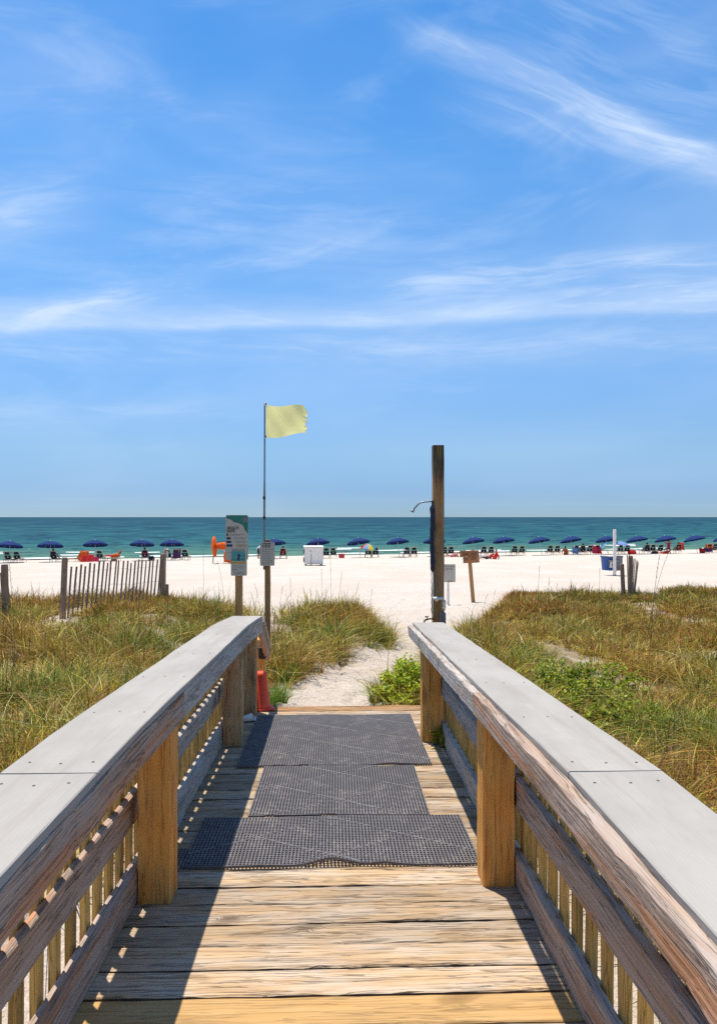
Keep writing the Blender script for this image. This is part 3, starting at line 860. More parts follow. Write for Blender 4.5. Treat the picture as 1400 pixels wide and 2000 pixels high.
# ------------------------------------------------------------------ rubber drainage mats
def mat(name, x0, x1, y0, y1, label, seed, curl=None, dz=0.003, rot=0.0, lost=0.0):
    r = np.random.default_rng(seed)
    px, py, wx, wy, T = 0.0168, 0.0205, 0.0060, 0.0064, 0.011
    nx, ny = int((x1 - x0) / px), int((y1 - y0) / py)
    gx = np.sort(np.concatenate([np.arange(nx + 1) * px, np.arange(nx + 1) * px + wx]))
    gy = np.sort(np.concatenate([np.arange(ny + 1) * py, np.arange(ny + 1) * py + wy]))
    cx, cy = (x0 + x1) / 2, (y0 + y1) / 2
    gx = gx - gx.mean(); gy = gy - gy.mean()
    solid = np.ones((len(gy) - 1, len(gx) - 1), bool)
    for j in range(ny):
        for i in range(nx): solid[2 * j + 1, 2 * i + 1] = False
    # a few worn-away ribs along the edges
    for _ in range(int(lost)):
        j = r.choice([0, len(gy) - 2]); i = r.integers(2, len(gx) - 8); solid[j, i:i + r.integers(3, 14)] = False
    idx = -np.ones((len(gy), len(gx)), int); V = []; Fc = []
    def zat(x, y):
        z = dz + T + 0.004 * (vnoise(np.array([x * 4 + seed]), np.array([y * 4]), 2)[0] - 0.3)
        if curl:
            for (cx_, cw, ch, cd) in curl: z += ch * math.exp(-((x + cx - cx_) / cw) ** 2) * math.exp(-(y - gy[0]) / cd)
        return z
    pre = [[zat(x, y) for x in gx] for y in gy]
    for j in range(len(gy)):
        for i in range(len(gx)):
            V.append((gx[i], gy[j] + 0.006 * math.sin(gx[i] * 7 + seed), pre[j][i]))
    nt = len(V); V += [(v[0], v[1], v[2] - T) for v in V]
    W = len(gx)
    for j in range(len(gy) - 1):
        for i in range(len(gx) - 1):
            a, b, c, d = j * W + i, j * W + i + 1, (j + 1) * W + i + 1, (j + 1) * W + i
            if solid[j, i]:
                Fc.append((a, b, c, d))
                if j == 0 or not solid[j - 1, i]: Fc.append((a, a + nt, b + nt, b))
                if j == len(gy) - 2 or not solid[j + 1, i]: Fc.append((c, c + nt, d + nt, d))
                if i == 0 or not solid[j, i - 1]: Fc.append((d, d + nt, a + nt, a))
                if i == len(gx) - 2 or not solid[j, i + 1]: Fc.append((b, b + nt, c + nt, c))
    root = empty(name, (cx, cy, deck_z(cy) + 0.002), rot, label, 'mat', 'rubber mats on the boardwalk')
    root.rotation_euler = (-0.027, 0, rot)
    mk('lattice', V, Fc, M['rubber'], root)
    # raised diamond ribs
    mb = MB(); hx, hy = (gx[-1] - gx[0]) / 2, (gy[-1] - gy[0]) / 2
    step = 0.46
    for s in (1, -1):
        c = -2.5
        while c < 2.5:
            # line y = s*0.62*x + c clipped to the mat
            pts = []
            for q in np.linspace(-hx, hx, 60):
                yy = s * 0.62 * q + c
                if abs(yy) < hy - 0.004: pts.append((q, yy + 0.006 * math.sin(q * 7 + seed), zat(q, yy) + 0.001))
            if len(pts) > 3: mb.tube(pts, 0.0032, 4, False)
            c += step
    if mb.v: tag(mb.build('diamond_rib', M['rubber_rib'], root), kind='stuff')
    return root


mat('rubber_mat', -0.70, 0.665, 3.345, 3.935, 'widest black rubber lattice mat, its front edge curled, beside the bare planks', 1, curl=[(-0.02, 0.10, 0.030, 0.05), (0.22, 0.07, 0.010, 0.04), (-0.35, 0.12, 0.006, 0.05)], rot=0.004)
mat('rubber_mat', -0.475, 0.515, 3.95, 4.80, 'narrow dusty rubber lattice mat lying between the two wider mats', 2, rot=-0.006, lost=5)
mat('rubber_mat', -0.655, 0.632, 4.815, 6.17, 'dark rubber lattice mat covering the end of the boardwalk by the sand', 3, curl=[(0.35, 0.12, 0.010, 0.04)], rot=0.003, lost=4)
mat('rubber_mat', -0.805, -0.705, 3.335, 3.55, 'small scrap of rubber lattice mat tucked at the foot of a railing post', 4)

# ------------------------------------------------------------------ small things on the deck
cz = deck_z(6.42)
cone = empty('traffic_cone', (-0.655, 6.455, cz + 0.001), 0.2, 'red traffic cone standing against the railing end post', 'cone')
MB().lathe([(0.088, 0.018), (0.078, 0.03), (0.048, 0.30), (0.044, 0.325), (0.036, 0.328)], 24).build('cone_body', M['cone'], cone, smooth=True)
MB().box(-0.105, 0.105, -0.09, 0.06, 0.0, 0.020, 0.006).build('base', M['cone'], cone)
cup = empty('crushed_cup', (-0.735, 6.02, deck_z(6.02) + 0.0), 0.5, 'crushed white paper cup lying on the planks', 'cup')
mb = MB(); prof = [(0.030, -0.055), (0.033, -0.03), (0.037, 0.0), (0.041, 0.03), (0.044, 0.05), (0.047, 0.052)]
V, Fc = [], []
for i, (r_, l_) in enumerate(prof):
    for k in range(18):
        a = 2 * math.pi * k / 18
        q = r_ * (1 + 0.16 * math.sin(3 * a + i) + 0.06 * math.sin(7 * a))
        V.append((l_, q * math.cos(a), 0.030 + q * math.sin(a) * 0.66))
for i in range(len(prof) - 1):
    for k in range(18):
        Fc.append((i * 18 + k, i * 18 + (k + 1) % 18, (i + 1) * 18 + (k + 1) % 18, (i + 1) * 18 + k))
Fc.append(tuple(range(17, -1, -1)))
mk('cup_wall', V, Fc, M['white'], cup, smooth=True)
MB().lathe([(0.046, 0), (0.050, 0.003), (0.050, 0.008), (0.040, 0.010)], 18).build('lid', M['white'], cup, loc=(0.085, 0.02, 0.002), rot=(0.1, 0.2, 0))

# ------------------------------------------------------------------ signs, flag, shower
def rounded(w, h, r, n=5):
    P = []
    for cx, cy, a0 in ((w / 2 - r, h / 2 - r, 0), (-w / 2 + r, h / 2 - r, 90), (-w / 2 + r, -h / 2 + r, 180), (w / 2 - r, -h / 2 + r, 270)):
        for k in range(n + 1):
            a = R(a0 + 90 * k / n); P.append((cx + r * math.cos(a), cy + r * math.sin(a)))
    return P


def plate(P, t=0.003, y=0.0):
    """flat outline (x, z) as a thin plate whose front face looks to -Y"""
    n = len(P)
    V = [(p[0], y - t, p[1]) for p in P] + [(p[0], y, p[1]) for p in P]
    Fc = [tuple(range(n)), tuple(range(2 * n - 1, n - 1, -1))] + [(i + n, (i + 1) % n + n, (i + 1) % n, i) for i in range(n)]
    return V, Fc


def rect(x0, x1, z0, z1): return [(x0, z0), (x1, z0), (x1, z1), (x0, z1)]


def text_mesh(name, body, size, m, parent, loc, align='LEFT'):
    cu = bpy.data.curves.new(name, 'FONT'); cu.body = body; cu.size = size; cu.extrude = 0.0006; cu.align_x = align; cu.offset = 0.0016; cu.space_line = 0.8
    ob = bpy.data.objects.new(name + '_curve', cu); col.objects.link(ob)
    dg = bpy.context.evaluated_depsgraph_get()
    me = bpy.data.meshes.new_from_object(ob.evaluated_get(dg))
    bpy.data.objects.remove(ob)
    me.name = name; me.materials.clear(); me.materials.append(m)
    o = bpy.data.objects.new(name, me); o.location = loc; o.rotation_euler = (R(90), 0, 0)
    return link(o, parent)


def print_rows(mb, x0, x1, z0, z1, n, h, y, seed):
    """rows of small illegible print: short runs of marks"""
    r = random.Random(seed)
    for k in range(n):
        z = z1 + (z0 - z1) * (k + 0.5) / n; x = x0
        stop = x1 - r.uniform(0, 0.35) * (x1 - x0)
        while x < stop:
            w = r.uniform(0.4, 1.6) * h * 2.2
            mb.add(*plate(rect(x, min(x + w, x1), z - h / 2, z + h / 2), 0.0008, y)); x += w + h * 0.7


def sign_on_post(px, d, panels_z, label, lean=0.0, post_w=0.09, top=None, round_post=False):
    X, Y = at(px, d); g = gz(X, Y)
    root = empty('sign', (X, Y, g - 0.02), 0, label, 'sign')
    return root, X, Y, g


def zc(py, d): return CAM_Z + (1010 - py) / F_PX * d     # height seen at row py at depth d


# beach safety sign
d = 9.8
X, Y = at(466.5, d); g = gz(X, Y)
root = empty('beach_safety_sign', (X, Y, g - 0.02), 0, 'tall two-panel beach safety sign with green corner on square wooden post', 'sign')
put = put_board('post', (0, -0.0445, -0.25), (0, -0.0445, zc(1040, d) - g), 0.089, 0.089, M['sign_post'], root, up=(0, -1, 0), seg=6, seed=201, bev=0.004)
k = d / F_PX
def local(px, py): return ((px - 466.5) * k, zc(py, d) - g + 0.02)
cx, cz_ = local(464.5, 1049.5); w, h = 43.5 * k, 87 * k
yf = -0.0445 - 0.049
pn = mk('sign_panel', *plate(rounded(w, h, 0.022), 0.004), M['sign_panel'], root, loc=(cx, yf, cz_))
F1 = -0.0042
band = [(-w / 2 + .012, h / 2 - .004), (-w / 2 + .012, h / 2 - .035), (-w * .30, h / 2 - .045), (-w * .12, h / 2 - .085), (w * .10, h / 2 - .10), (w * .26, h / 2 - .125), (w * .36, h / 2 - .19), (w / 2 - .003, h / 2 - .235), (w / 2 - .003, h / 2 - .02), (w / 2 - .02, h / 2 - .004)]
mk('green_corner', *plate(band[::-1], 0.0008, F1), M['sign_green'], pn)
edge = [(-w / 2 + .012, h / 2 - .035), (-w * .30, h / 2 - .045), (-w * .12, h / 2 - .085), (w * .10, h / 2 - .10), (w * .26, h / 2 - .125), (w * .36, h / 2 - .19), (w / 2 - .003, h / 2 - .235)]
mk('dune_line', *plate(edge + [(p[0], p[1] - .008) for p in edge[::-1]], 0.0012, F1), M['sign_ink'], pn)
mk('emblem_panel', *plate(rounded(.056, .064, .006), 0.0012, F1 - 0.0006), M['sign_ink_soft'], pn, loc=(w * .37, 0, h / 2 - .062))
text_mesh('lettering', 'BEACH\nSAFE', 0.050, M['sign_ink'], pn, (-w * .44, F1 - 0.0010, h * .185))
rows = [(-.045, .030, 'sign_yellow'), (-.115, .050, None), (-.165, .058, None), (-.225, .072, None)]
zt = h * .09
for i, ww in enumerate((.022, .046, .055, .070)):
    z_ = zt - .048 * i
    P = rect(-w * .46, -w * .46 + ww, z_ - .032, z_) if i == 0 else [(-w * .46, z_ - .032), (-w * .46 + ww, z_ - .032), (-w * .46 + ww + .014, z_ - .016), (-w * .46 + ww, z_), (-w * .46, z_)]
    mk('flag_symbol', *plate(P, 0.001, F1), M['sign_navy'], pn)
mb = MB(); print_rows(mb, -w * .32, w * .32, zt - .03, zt - .005, 2, .006, F1, 1)
for i in range(1, 4): print_rows(mb, -w * .18 + i * .014, w * .43, zt - .048 * i - .034, zt - .048 * i, 2, .006, F1, 2 + i)
print_rows(mb, -w * .42, w * .30, -h * .36, -h * .30, 1, .007, F1, 9)
tag(mb.build('small_print', M['sign_ink_soft'], pn), kind='stuff')
mk('yellow_mark', *plate(rect(-w * .36, -w * .26, zt - .014, zt), 0.001, F1), M['sign_yellow'], pn)
mk('tan_band', *plate(rect(-w * .04, w * .43, zt - .175, zt - .145), 0.001, F1), M['sign_tan'], pn)
# lower panel
cx, cz_ = local(468.5, 1097); w, h = 31 * k, 53 * k
p2 = mk('lower_panel', *plate(rounded(w, h, 0.018), 0.004), M['sign_panel'], root, loc=(cx, yf - 0.006, cz_))
mk('teal_picture', *plate(rect(-w * .46, w * .40, h * .04, h * .40), 0.001, F1), M['sign_teal'], p2)
mk('rescue_figure', *plate([(-.02, h * .06), (.012, h * .06), (.010, h * .20), (.030, h * .27), (.010, h * .27), (0, h * .33), (-.012, h * .27), (-.030, h * .26), (-.012, h * .20)], 0.0012, F1 - .0006), M['sign_navy'], p2)
wave = [(-w * .46, h * .10)] + [(-w * .46 + w * .86 * q / 10, h * (.10 + .025 * math.sin(q * 1.9))) for q in range(1, 10)] + [(w * .40, h * .10)]
mk('wave_line', *plate(wave + [(p[0], p[1] - .012) for p in wave[::-1]], 0.0012, F1 - .0003), M['sign_green'], p2)
mk('orange_band', *plate(rect(-w * .46, w * .40, -h * .06, -h * .015), 0.001, F1), M['sign_orange'], p2)
mk('yellow_band', *plate(rect(-w * .46, w * .40, -h * .010, h * .015), 0.001, F1), M['sign_yellow'], p2)
mb = MB(); print_rows(mb, -w * .42, w * .40, h * .41, h * .47, 1, .011, F1, 21); print_rows(mb, -w * .42, w * .1, -h * .31, -h * .25, 1, .008, F1, 22)
tag(mb.build('headline_print', M['sign_ink'], p2), kind='stuff')
mb = MB(); print_rows(mb, -w * .42, w * .40, -h * .24, -h * .10, 3, .005, F1, 23); print_rows(mb, -w * .30, w * .40, -h * .46, -h * .34, 2, .007, F1, 24)
tag(mb.build('small_print', M['sign_ink_soft'], p2), kind='stuff')
for (a_, b_) in ((464, 1011), (466, 1120)):
    q = local(a_, b_); MB().lathe([(.008, 0), (.008, .004), (.005, .006)], 8).build('bolt', M['metal'], root, loc=(q[0], yf - .012, q[1]), rot=(R(90), 0, 0))

# rules sign and the flag pole strapped to its post
d = 12.0; k = d / F_PX
X, Y = at(522.5, d); g = gz(X, Y)
root = empty('rules_sign', (X, Y, g - 0.02), 0, 'small grey rules sign on the wooden post that carries the flag pole', 'sign')
put_board('post', (0, -0.044, -0.25), (0, -0.044, zc(1052, d) - g), 0.088, 0.088, M['sign_post'], root, up=(0, -1, 0), seg=6, seed=202, bev=0.012)
w, h = 28 * k, 46 * k
pn = mk('sign_panel', *plate(rounded(w, h, 0.018), 0.004), M['sign_panel'], root, loc=((523 - 522.5) * k, -0.094, zc(1079, d) - g))
mb = MB(); print_rows(mb, -w * .34, w * .30, h * .26, h * .47, 3, .018, F1, 31)
tag(mb.build('headline_print', M['sign_ink'], pn), kind='stuff')
mb = MB(); print_rows(mb, -w * .36, w * .40, -h * .46, h * .22, 9, .008, F1, 32)
tag(mb.build('small_print', M['sign_ink_soft'], pn), kind='stuff')

Xf, Yf = at(516.8, d)
zb = zc(1112, d); zt_ = zc(787, d)
fp = empty('flag_pole', (Xf, Yf - 0.075, zb), 0, 'thin metal pole flying a pale yellow warning flag', 'flag')
Hh = zt_ - zb
mb = MB(); pts = [(0.010 * math.sin(q * 2.2) * q, 0, q * Hh) for q in np.linspace(0, 1, 14)]
mb.tube(pts, [0.017] * 7 + [0.013] * 7, 8); mb.build('pole', M['metal'], fp, smooth=True)
mb = MB()
for q in (0.03, 0.30, 0.42): mb.tube([(0.0, 0, q * Hh), (0.0, 0, q * Hh + 0.05)], 0.022, 8)
tag(mb.build('pole_joint', M['black_plastic'], fp), kind='stuff')
# flag cloth, rippling to the right
nxf, nzf = 34, 22; V = []; W_, H_ = 0.735, 0.535
for j in range(nzf + 1):
    v = j / nzf
    for i in range(nxf + 1):
        u = i / nxf
        x = 0.03 + u * W_ * (1 - 0.03 * v) - 0.075 * max(0, u - .8) * (1 - v) * 5 * 0.9
        z = Hh - 0.04 - (1 - v) * (H_ - 0.075 * u) - 0.020 * math.sin(u * 6.2) - 0.02 * u * v
        if u > 0.82: x -= 0.02 * abs(math.sin(v * 17.0)) * (u - .82) * 5
        y = 0.030 * math.sin(u * 6.0 + v * 1.6) * u + 0.012 * math.sin(v * 3.4 - u * 4.2) * (0.25 + u) + 0.004 * math.sin(u * 17 + v * 7)
        if u > 0.85 and v > 0.55: z -= 0.10 * (u - .85) / .15 * (v - .55) / .45; x -= .02 * (u - .85) / .15
        V.append((x, y, z))
Fc = [(j * (nxf + 1) + i, j * (nxf + 1) + i + 1, (j + 1) * (nxf + 1) + i + 1, (j + 1) * (nxf + 1) + i) for j in range(nzf) for i in range(nxf) if not (i > nxf - 4 and j in (6, 7, 13)) and not (i > nxf - 3 and j in (2, 10, 16))]
mk('flag_cloth', V, Fc, M['flag'], fp, smooth=True)
mb = MB(); mb.tube([(0.02, 0, Hh - 0.02), (0.035, 0, Hh - 0.03)], 0.014, 6); mb.tube([(0.018, 0, Hh - 0.56), (0.035, 0, Hh - 0.55)], 0.012, 6)
tag(mb.build('halyard_clip', M['brass'], fp), kind='stuff')

# shower
d = 9.2; k = d / F_PX
X, Y = at(855.3, d); g = gz(X, Y)
def sl(px, py): return ((px - 855.3) * k, zc(py, d) - g)
sh = empty('shower_post', (X, Y, g - 0.02), 0, 'tall square wooden outdoor shower post with curved shower arm and pipe', 'shower')
put_board('post', (0, -0.07, -0.2), (0, -0.07, zc(867, d) - g), 21.3 * k, 0.138, M['shower_wood'], sh, up=(0, -1, 0), seg=16, seed=210, bev=0.006, jit=0.0016)
yp = -0.085
a_ = sl(842, 985); b_ = sl(842, 1112)
mb = MB(); n_ = 24
P = [(a_[0] + 0.004 * math.sin(q * 9), yp, a_[1] + (b_[1] - a_[1]) * q) for q in np.linspace(0, 1, n_)]
rr = [0.027 + 0.0025 * math.sin(i * 1.7) + (0.0035 if i in (1, 2) else 0) for i in range(n_)]; rr[0] = 0.018; rr[-1] = 0.016
mb.tube(P, rr, 12); mb.build('pipe_sleeve', M['insul'], sh, smooth=True)
a2 = sl(843, 1108); b2 = sl(843, 1203)
MB().tube([(a2[0], yp, a2[1]), (b2[0], yp, b2[1])], 0.0115, 10).build('riser_pipe', M['pvc'], sh, smooth=True)
mb = MB(); ch = []
for q in np.linspace(0, 1, 26):
    ch.append((a2[0] - 0.016 + 0.004 * math.sin(q * 40), yp - 0.014, a2[1] - (a2[1] - b2[1]) * q * .9))
mb.tube(ch, 0.0045, 5); mb.build('pull_chain', M['metal'], sh)
p0, p1, p2_, p3, p4 = sl(846, 977), sl(826, 977.5), sl(815, 982), sl(807, 991), sl(803, 997)
mb = MB(); mb.tube([(p[0], yp, p[1]) for p in (p0, sl(838, 976.6), p1, sl(820, 978.6), p2_, sl(811, 986.5), p3)], 0.0095, 10); mb.build('shower_arm', M['metal'], sh, smooth=True)
mb = MB(); mb.tube([(p3[0], yp, p3[1]), (sl(805.5, 993)[0], yp, sl(805.5, 993)[1]), (sl(804, 995)[0], yp, sl(804, 995)[1]), (p4[0], yp, p4[1])], [0.012, 0.016, 0.023, 0.025], 12); mb.build('shower_head', M['metal'], sh)
mb = MB(); q = sl(843, 978); mb.tube([(q[0], yp, q[1] + .02), (q[0], yp, sl(843, 988)[1])], 0.014, 8); mb.build('arm_fitting', M['insul'], sh)
# white foot-valve fittings
q = sl(849, 1164); yv = -0.165
MB().lathe([(0.0, -.02), (0.022, -.018), (0.030, -.006), (0.031, .004), (0.022, .016), (0.0, .020)], 16).build('white_cap', M['pvc'], sh, loc=(q[0], yv, q[1]), rot=(R(80), 0, 0), smooth=True)
q1 = sl(843.5, 1163)
MB().tube([(q1[0], -0.09, q1[1]), (q1[0] + .015, yv + .01, q1[1]), (q[0], yv + .006, q[1])], 0.017, 10).build('white_tee', M['pvc'], sh, smooth=True)
e0, e1, e2 = sl(853, 1163), sl(864, 1168), sl(863, 1186)
MB().tube([(e0[0], yv, e0[1]), (sl(860, 1163)[0], yv, sl(860, 1163)[1]), (e1[0], yv, e1[1]), (e2[0], yv, e2[1])], [0.017, 0.018, 0.019, 0.017], 12).build('white_elbow', M['pvc'], sh, smooth=True)
for zz in (1172, 1180): MB().lathe([(.023, -.008), (.025, 0), (.023, .008)], 12).build('coupling', M['pvc'], sh, loc=(sl(863.2, zz)[0], yv, sl(863.2, zz)[1]))
c0, c1 = sl(855.5, 1190), sl(866, 1250)
MB().box(c0[0], c1[0], -0.205, -0.142, c1[1], c0[1], 0.006).build('grey_conduit', M['conduit'], sh)
t0, t1 = sl(845, 1204), sl(827, 1206)
MB().tube([(t0[0], yp - .02, t0[1]), (sl(836, 1203)[0], yp - .03, sl(836, 1203)[1]), (t1[0], yp - .03, t1[1]), (sl(825, 1213)[0], yp - .03, sl(825, 1213)[1]), (sl(824.5, 1222)[0], yp - .03, sl(824.5, 1222)[1])], [.010, .010, .012, .016, .018], 10).build('hose_tap', M['brass'], sh, smooth=True)
hq = sl(831, 1199)
mb = MB().tube([(hq[0], yp - .03, sl(831, 1204)[1]), (hq[0], yp - .03, hq[1])], 0.006, 6); mb.add(*tube_vf([(hq[0] - .022, yp - .03, hq[1]), (hq[0] + .022, yp - .03, hq[1])], [.008, .008], 6)); mb.build('tap_handle', M['brass'], sh)

# pale sheet sign and the brown leaning sign out on the sand
xb, yb, g, d = hit(875, 1180); k = d / F_PX
root = empty('white_notice', (xb, yb, g - .02), 0, 'pale grey notice sheet on a thin white stake on the open sand', 'sign')
put_board('stake', (0, -.035, -.2), (0, -.035, zc(1120, d) - g), 4.6 * k, 0.05, M['white'], root, up=(0, -1, 0), seg=2, seed=220)
w, h = 22 * k, 35 * k
pn = mk('sign_panel', *plate(rounded(w, h, .02), 0.006), M['sign_panel'], root, loc=((877.5 - 875) * k, -.088, zc(1118, d) - g))
mb = MB(); print_rows(mb, -w * .40, w * .36, h * .16, h * .44, 2, .040, -.0062, 41); print_rows(mb, -w * .2, w * .4, -h * .48, -h * .40, 1, .045, -.0062, 42); tag(mb.build('headline_print', M['sign_ink_soft'], pn), kind='stuff')
xb, yb, g, d = hit(924, 1176); k = d / F_PX
root = empty('brown_sign', (xb, yb, g - .02), 0, 'brown wooden sign with carved letters on a leaning stake', 'sign')
def bl(px, py): return ((px - 924) * k, zc(py, d) - g)
s0, s1 = bl(925, 1180), bl(915.5, 1076)
put_board('stake', (s0[0], -.03, s0[1] - .1), (s1[0], -.03, s1[1]), 7.2 * k, 0.05, M['sign_post'], root, up=(0, -1, 0), seg=4, seed=221)
for q, (l_, r_, t_, b_) in enumerate(((897, 934, 1074.5, 1086), (903.5, 935, 1086.4, 1098.5))):
    A1, A2 = bl(l_, (t_ + b_) / 2 + .6), bl(r_, (t_ + b_) / 2 - 1.4)
    put_board('sign_board', (A1[0], -.082 , A1[1]), (A2[0], -.082, A2[1]), (b_ - t_) * k, 0.03, M['sign_brown'], root, up=(0, -1, 0), seg=6, seed=230 + q, jit=.006)
mb = MB()
for q in range(2):
    A1, A2 = bl(903, 1079 + q * 9), bl(930, 1078 + q * 9); n = 7
    for i in range(n):
        x = A1[0] + (A2[0] - A1[0]) * i / n; z = A1[1] + (A2[1] - A1[1]) * i / n; hh = 4.5 * k
        ww = (A2[0] - A1[0]) / n
        if i == 3: continue
        for seg_ in ((0, 0, .12, 1), (.45, 0, .57, 1), (0, .44, .57, .56)) if (i + q) % 3 else ((0, 0, .12, 1), (0, 0, .57, .12), (0, .88, .57, 1)):
            mb.add(*plate(rect(x + seg_[0] * ww, x + seg_[2] * ww, z - hh + seg_[1] * hh, z - hh + seg_[3] * hh), .004, -.112 + .0))
tag(mb.build('carved_letters', M['engraved'], root), kind='stuff')

# ------------------------------------------------------------------ sand fences
def slat_fence(name, label, pts_px, posts_px, n, lean, hts, seed, wires=(0.25, 0.55, 0.85), w=0.036, group='sand fences', lean_dir=None):
    """wire-bound slat fence from one ground point to another; each point (px, d, z of the ground there)"""
    r = random.Random(seed)
    (pa, da), (pb, db) = pts_px
    A, B = Vector((*at(pa, da), 0)), Vector((*at(pb, db), 0))
    root = empty(name, ((A.x + B.x) / 2, (A.y + B.y) / 2, 0), 0, label, 'fence', group)
    O = root.location.copy()
    O.z = gz(O.x, O.y) - .03; root.location = O
    dirv = (B - A).normalized(); nrm = Vector((dirv.y, -dirv.x, 0))
    if nrm.y > 0: nrm = -nrm
    wl = [[] for _ in wires]
    for i in range(n):
        u = (i + r.uniform(-.12, .12)) / max(1, n - 1)
        P = A.lerp(B, min(max(u, 0), 1)); g = gz(P.x, P.y)
        h = (hts[0] + (hts[1] - hts[0]) * u) * r.uniform(.965, 1.03)
        ln = (lean[0] + (lean[1] - lean[0]) * u) + r.uniform(-.02, .02)
        bot = Vector((P.x, P.y, g - .12)) - O; top = Vector((P.x, P.y, g)) + (Vector(lean_dir) if lean_dir else dirv) * (ln * h) + Vector((0, 0, h)) + nrm * r.uniform(-.02, .02) - O
        put_board('slat', bot, top, w * r.uniform(.85, 1.15), .010, M['fence'], root, up=nrm, seg=5, jit=.0012, bev=.002, seed=seed * 50 + i)
        for q, f_ in enumerate(wires): wl[q].append(bot.lerp(top, f_) - nrm * .006 + Vector((0, 0, r.uniform(-.006, .006))))
    for L in wl:
        if len(L) > 1: MB().tube(L, .0022, 4).build('wire', M['metal'], root)
    for (pp, dd, hh, rr, ln) in posts_px:
        x, y = at(pp, dd); g = gz(x, y)
        b0 = Vector((x, y + .02, g - .15)) - O; t0 = Vector((x + ln, y + .02, g + hh)) - O
        V, Fc = tube_vf([b0.lerp(t0, q) for q in (0, .3, .6, .97, 1)], [rr, rr * .99, rr * .96, rr * .94, rr * .85], 12)
        # upright log: grain along its own axis
        M_ = Matrix.Rotation(R(90), 4, 'Y')
        mk('post', [M_.inverted() @ Vector(p) for p in V], Fc, M['fence'], root, rot=(0, R(90), 0), smooth=False)
    return root


slat_fence('sand_fence', 'long sand fence of thin leaning slats between two round posts, grass at its foot', ((132, 14.6), (313, 16.9)), ((121, 14.5, 1.22, .062, .05), (316.5, 17.0, 1.13, .075, .02), (326, 17.1, .42, .04, 0)), 24, (.10, .14), (1.02, 1.02), 3, w=.042)
slat_fence('sand_fence', 'short stub of slat fence with one post at the dune edge, behind tall grass', ((-14, 14.2), (24, 14.4)), ((10, 14.3, 1.12, .07, -.02),), 6, (.02, -.10), (1.0, 1.0), 5)
slat_fence('sand_fence', 'cluster of dark weathered fence slats fanning out on the grassy dune crest', ((1227, 17.6), (1239, 18.7)), ((1231, 17.9, 1.08, .060, .01), (1219, 17.7, .88, .052, -.05)), 17, (-.01, .15), (1.10, .86), 7, w=.065, lean_dir=(1, 0, 0))

# ------------------------------------------------------------------ the beach row
def canopy(radius, depth, n=8, sub=6, sag=0.03):
    V = [(0, 0, depth)]; Fc = []
    rings = 5
    for i in range(1, rings + 1):
        u = i / rings
        for k in range(n * sub):
            a = 2 * math.pi * k / (n * sub); ph = (k % sub) / sub
            s = math.sin(math.pi * ph)
            r_ = radius * u * (1 - 0.045 * s * u)
            z = depth * (1 - u ** 1.7) - sag * s * u + (-0.02 * u if i == rings else 0)
            V.append((r_ * math.cos(a), r_ * math.sin(a), z))
    m_ = n * sub
    for k in range(m_): Fc.append((0, 1 + k, 1 + (k + 1) % m_))
    for i in range(rings - 1):
        for k in range(m_):
            a = 1 + i * m_; Fc.append((a + k, a + m_ + k, a + m_ + (k + 1) % m_, a + (k + 1) % m_))
    # valance: short drop round the rim
    b0 = len(V); a = 1 + (rings - 1) * m_
    for k in range(m_):
        p = V[a + k]; V.append((p[0] * 1.004, p[1] * 1.004, p[2] - 0.085))
    for k in range(m_): Fc.append((a + k, b0 + k, b0 + (k + 1) % m_, a + (k + 1) % m_))
    return V, Fc


def make_umbrella():
    root = empty('beach_umbrella')
    mk('canopy', *canopy(1.11, 0.40), M['navy'], root, loc=(0, 0, 1.50))
    MB().tube([(0, 0, -0.3), (0, 0, 1.93)], 0.021, 8).build('pole', M['pole_white'], root, smooth=True)
    MB().lathe([(.015, 0), (.028, .02), (.020, .05), (.004, .07)], 8).build('finial', M['pole_white'], root, loc=(0, 0, 1.91))
    for q in range(8):
        a = 2 * math.pi * q / 8
        mb = MB().tube([(0, 0, 1.86), (0.60 * math.cos(a), 0.60 * math.sin(a), 1.755), (1.09 * math.cos(a), 1.09 * math.sin(a), 1.475)], .007, 4); mb.build('rib', M['pole_white'], root)
    return root


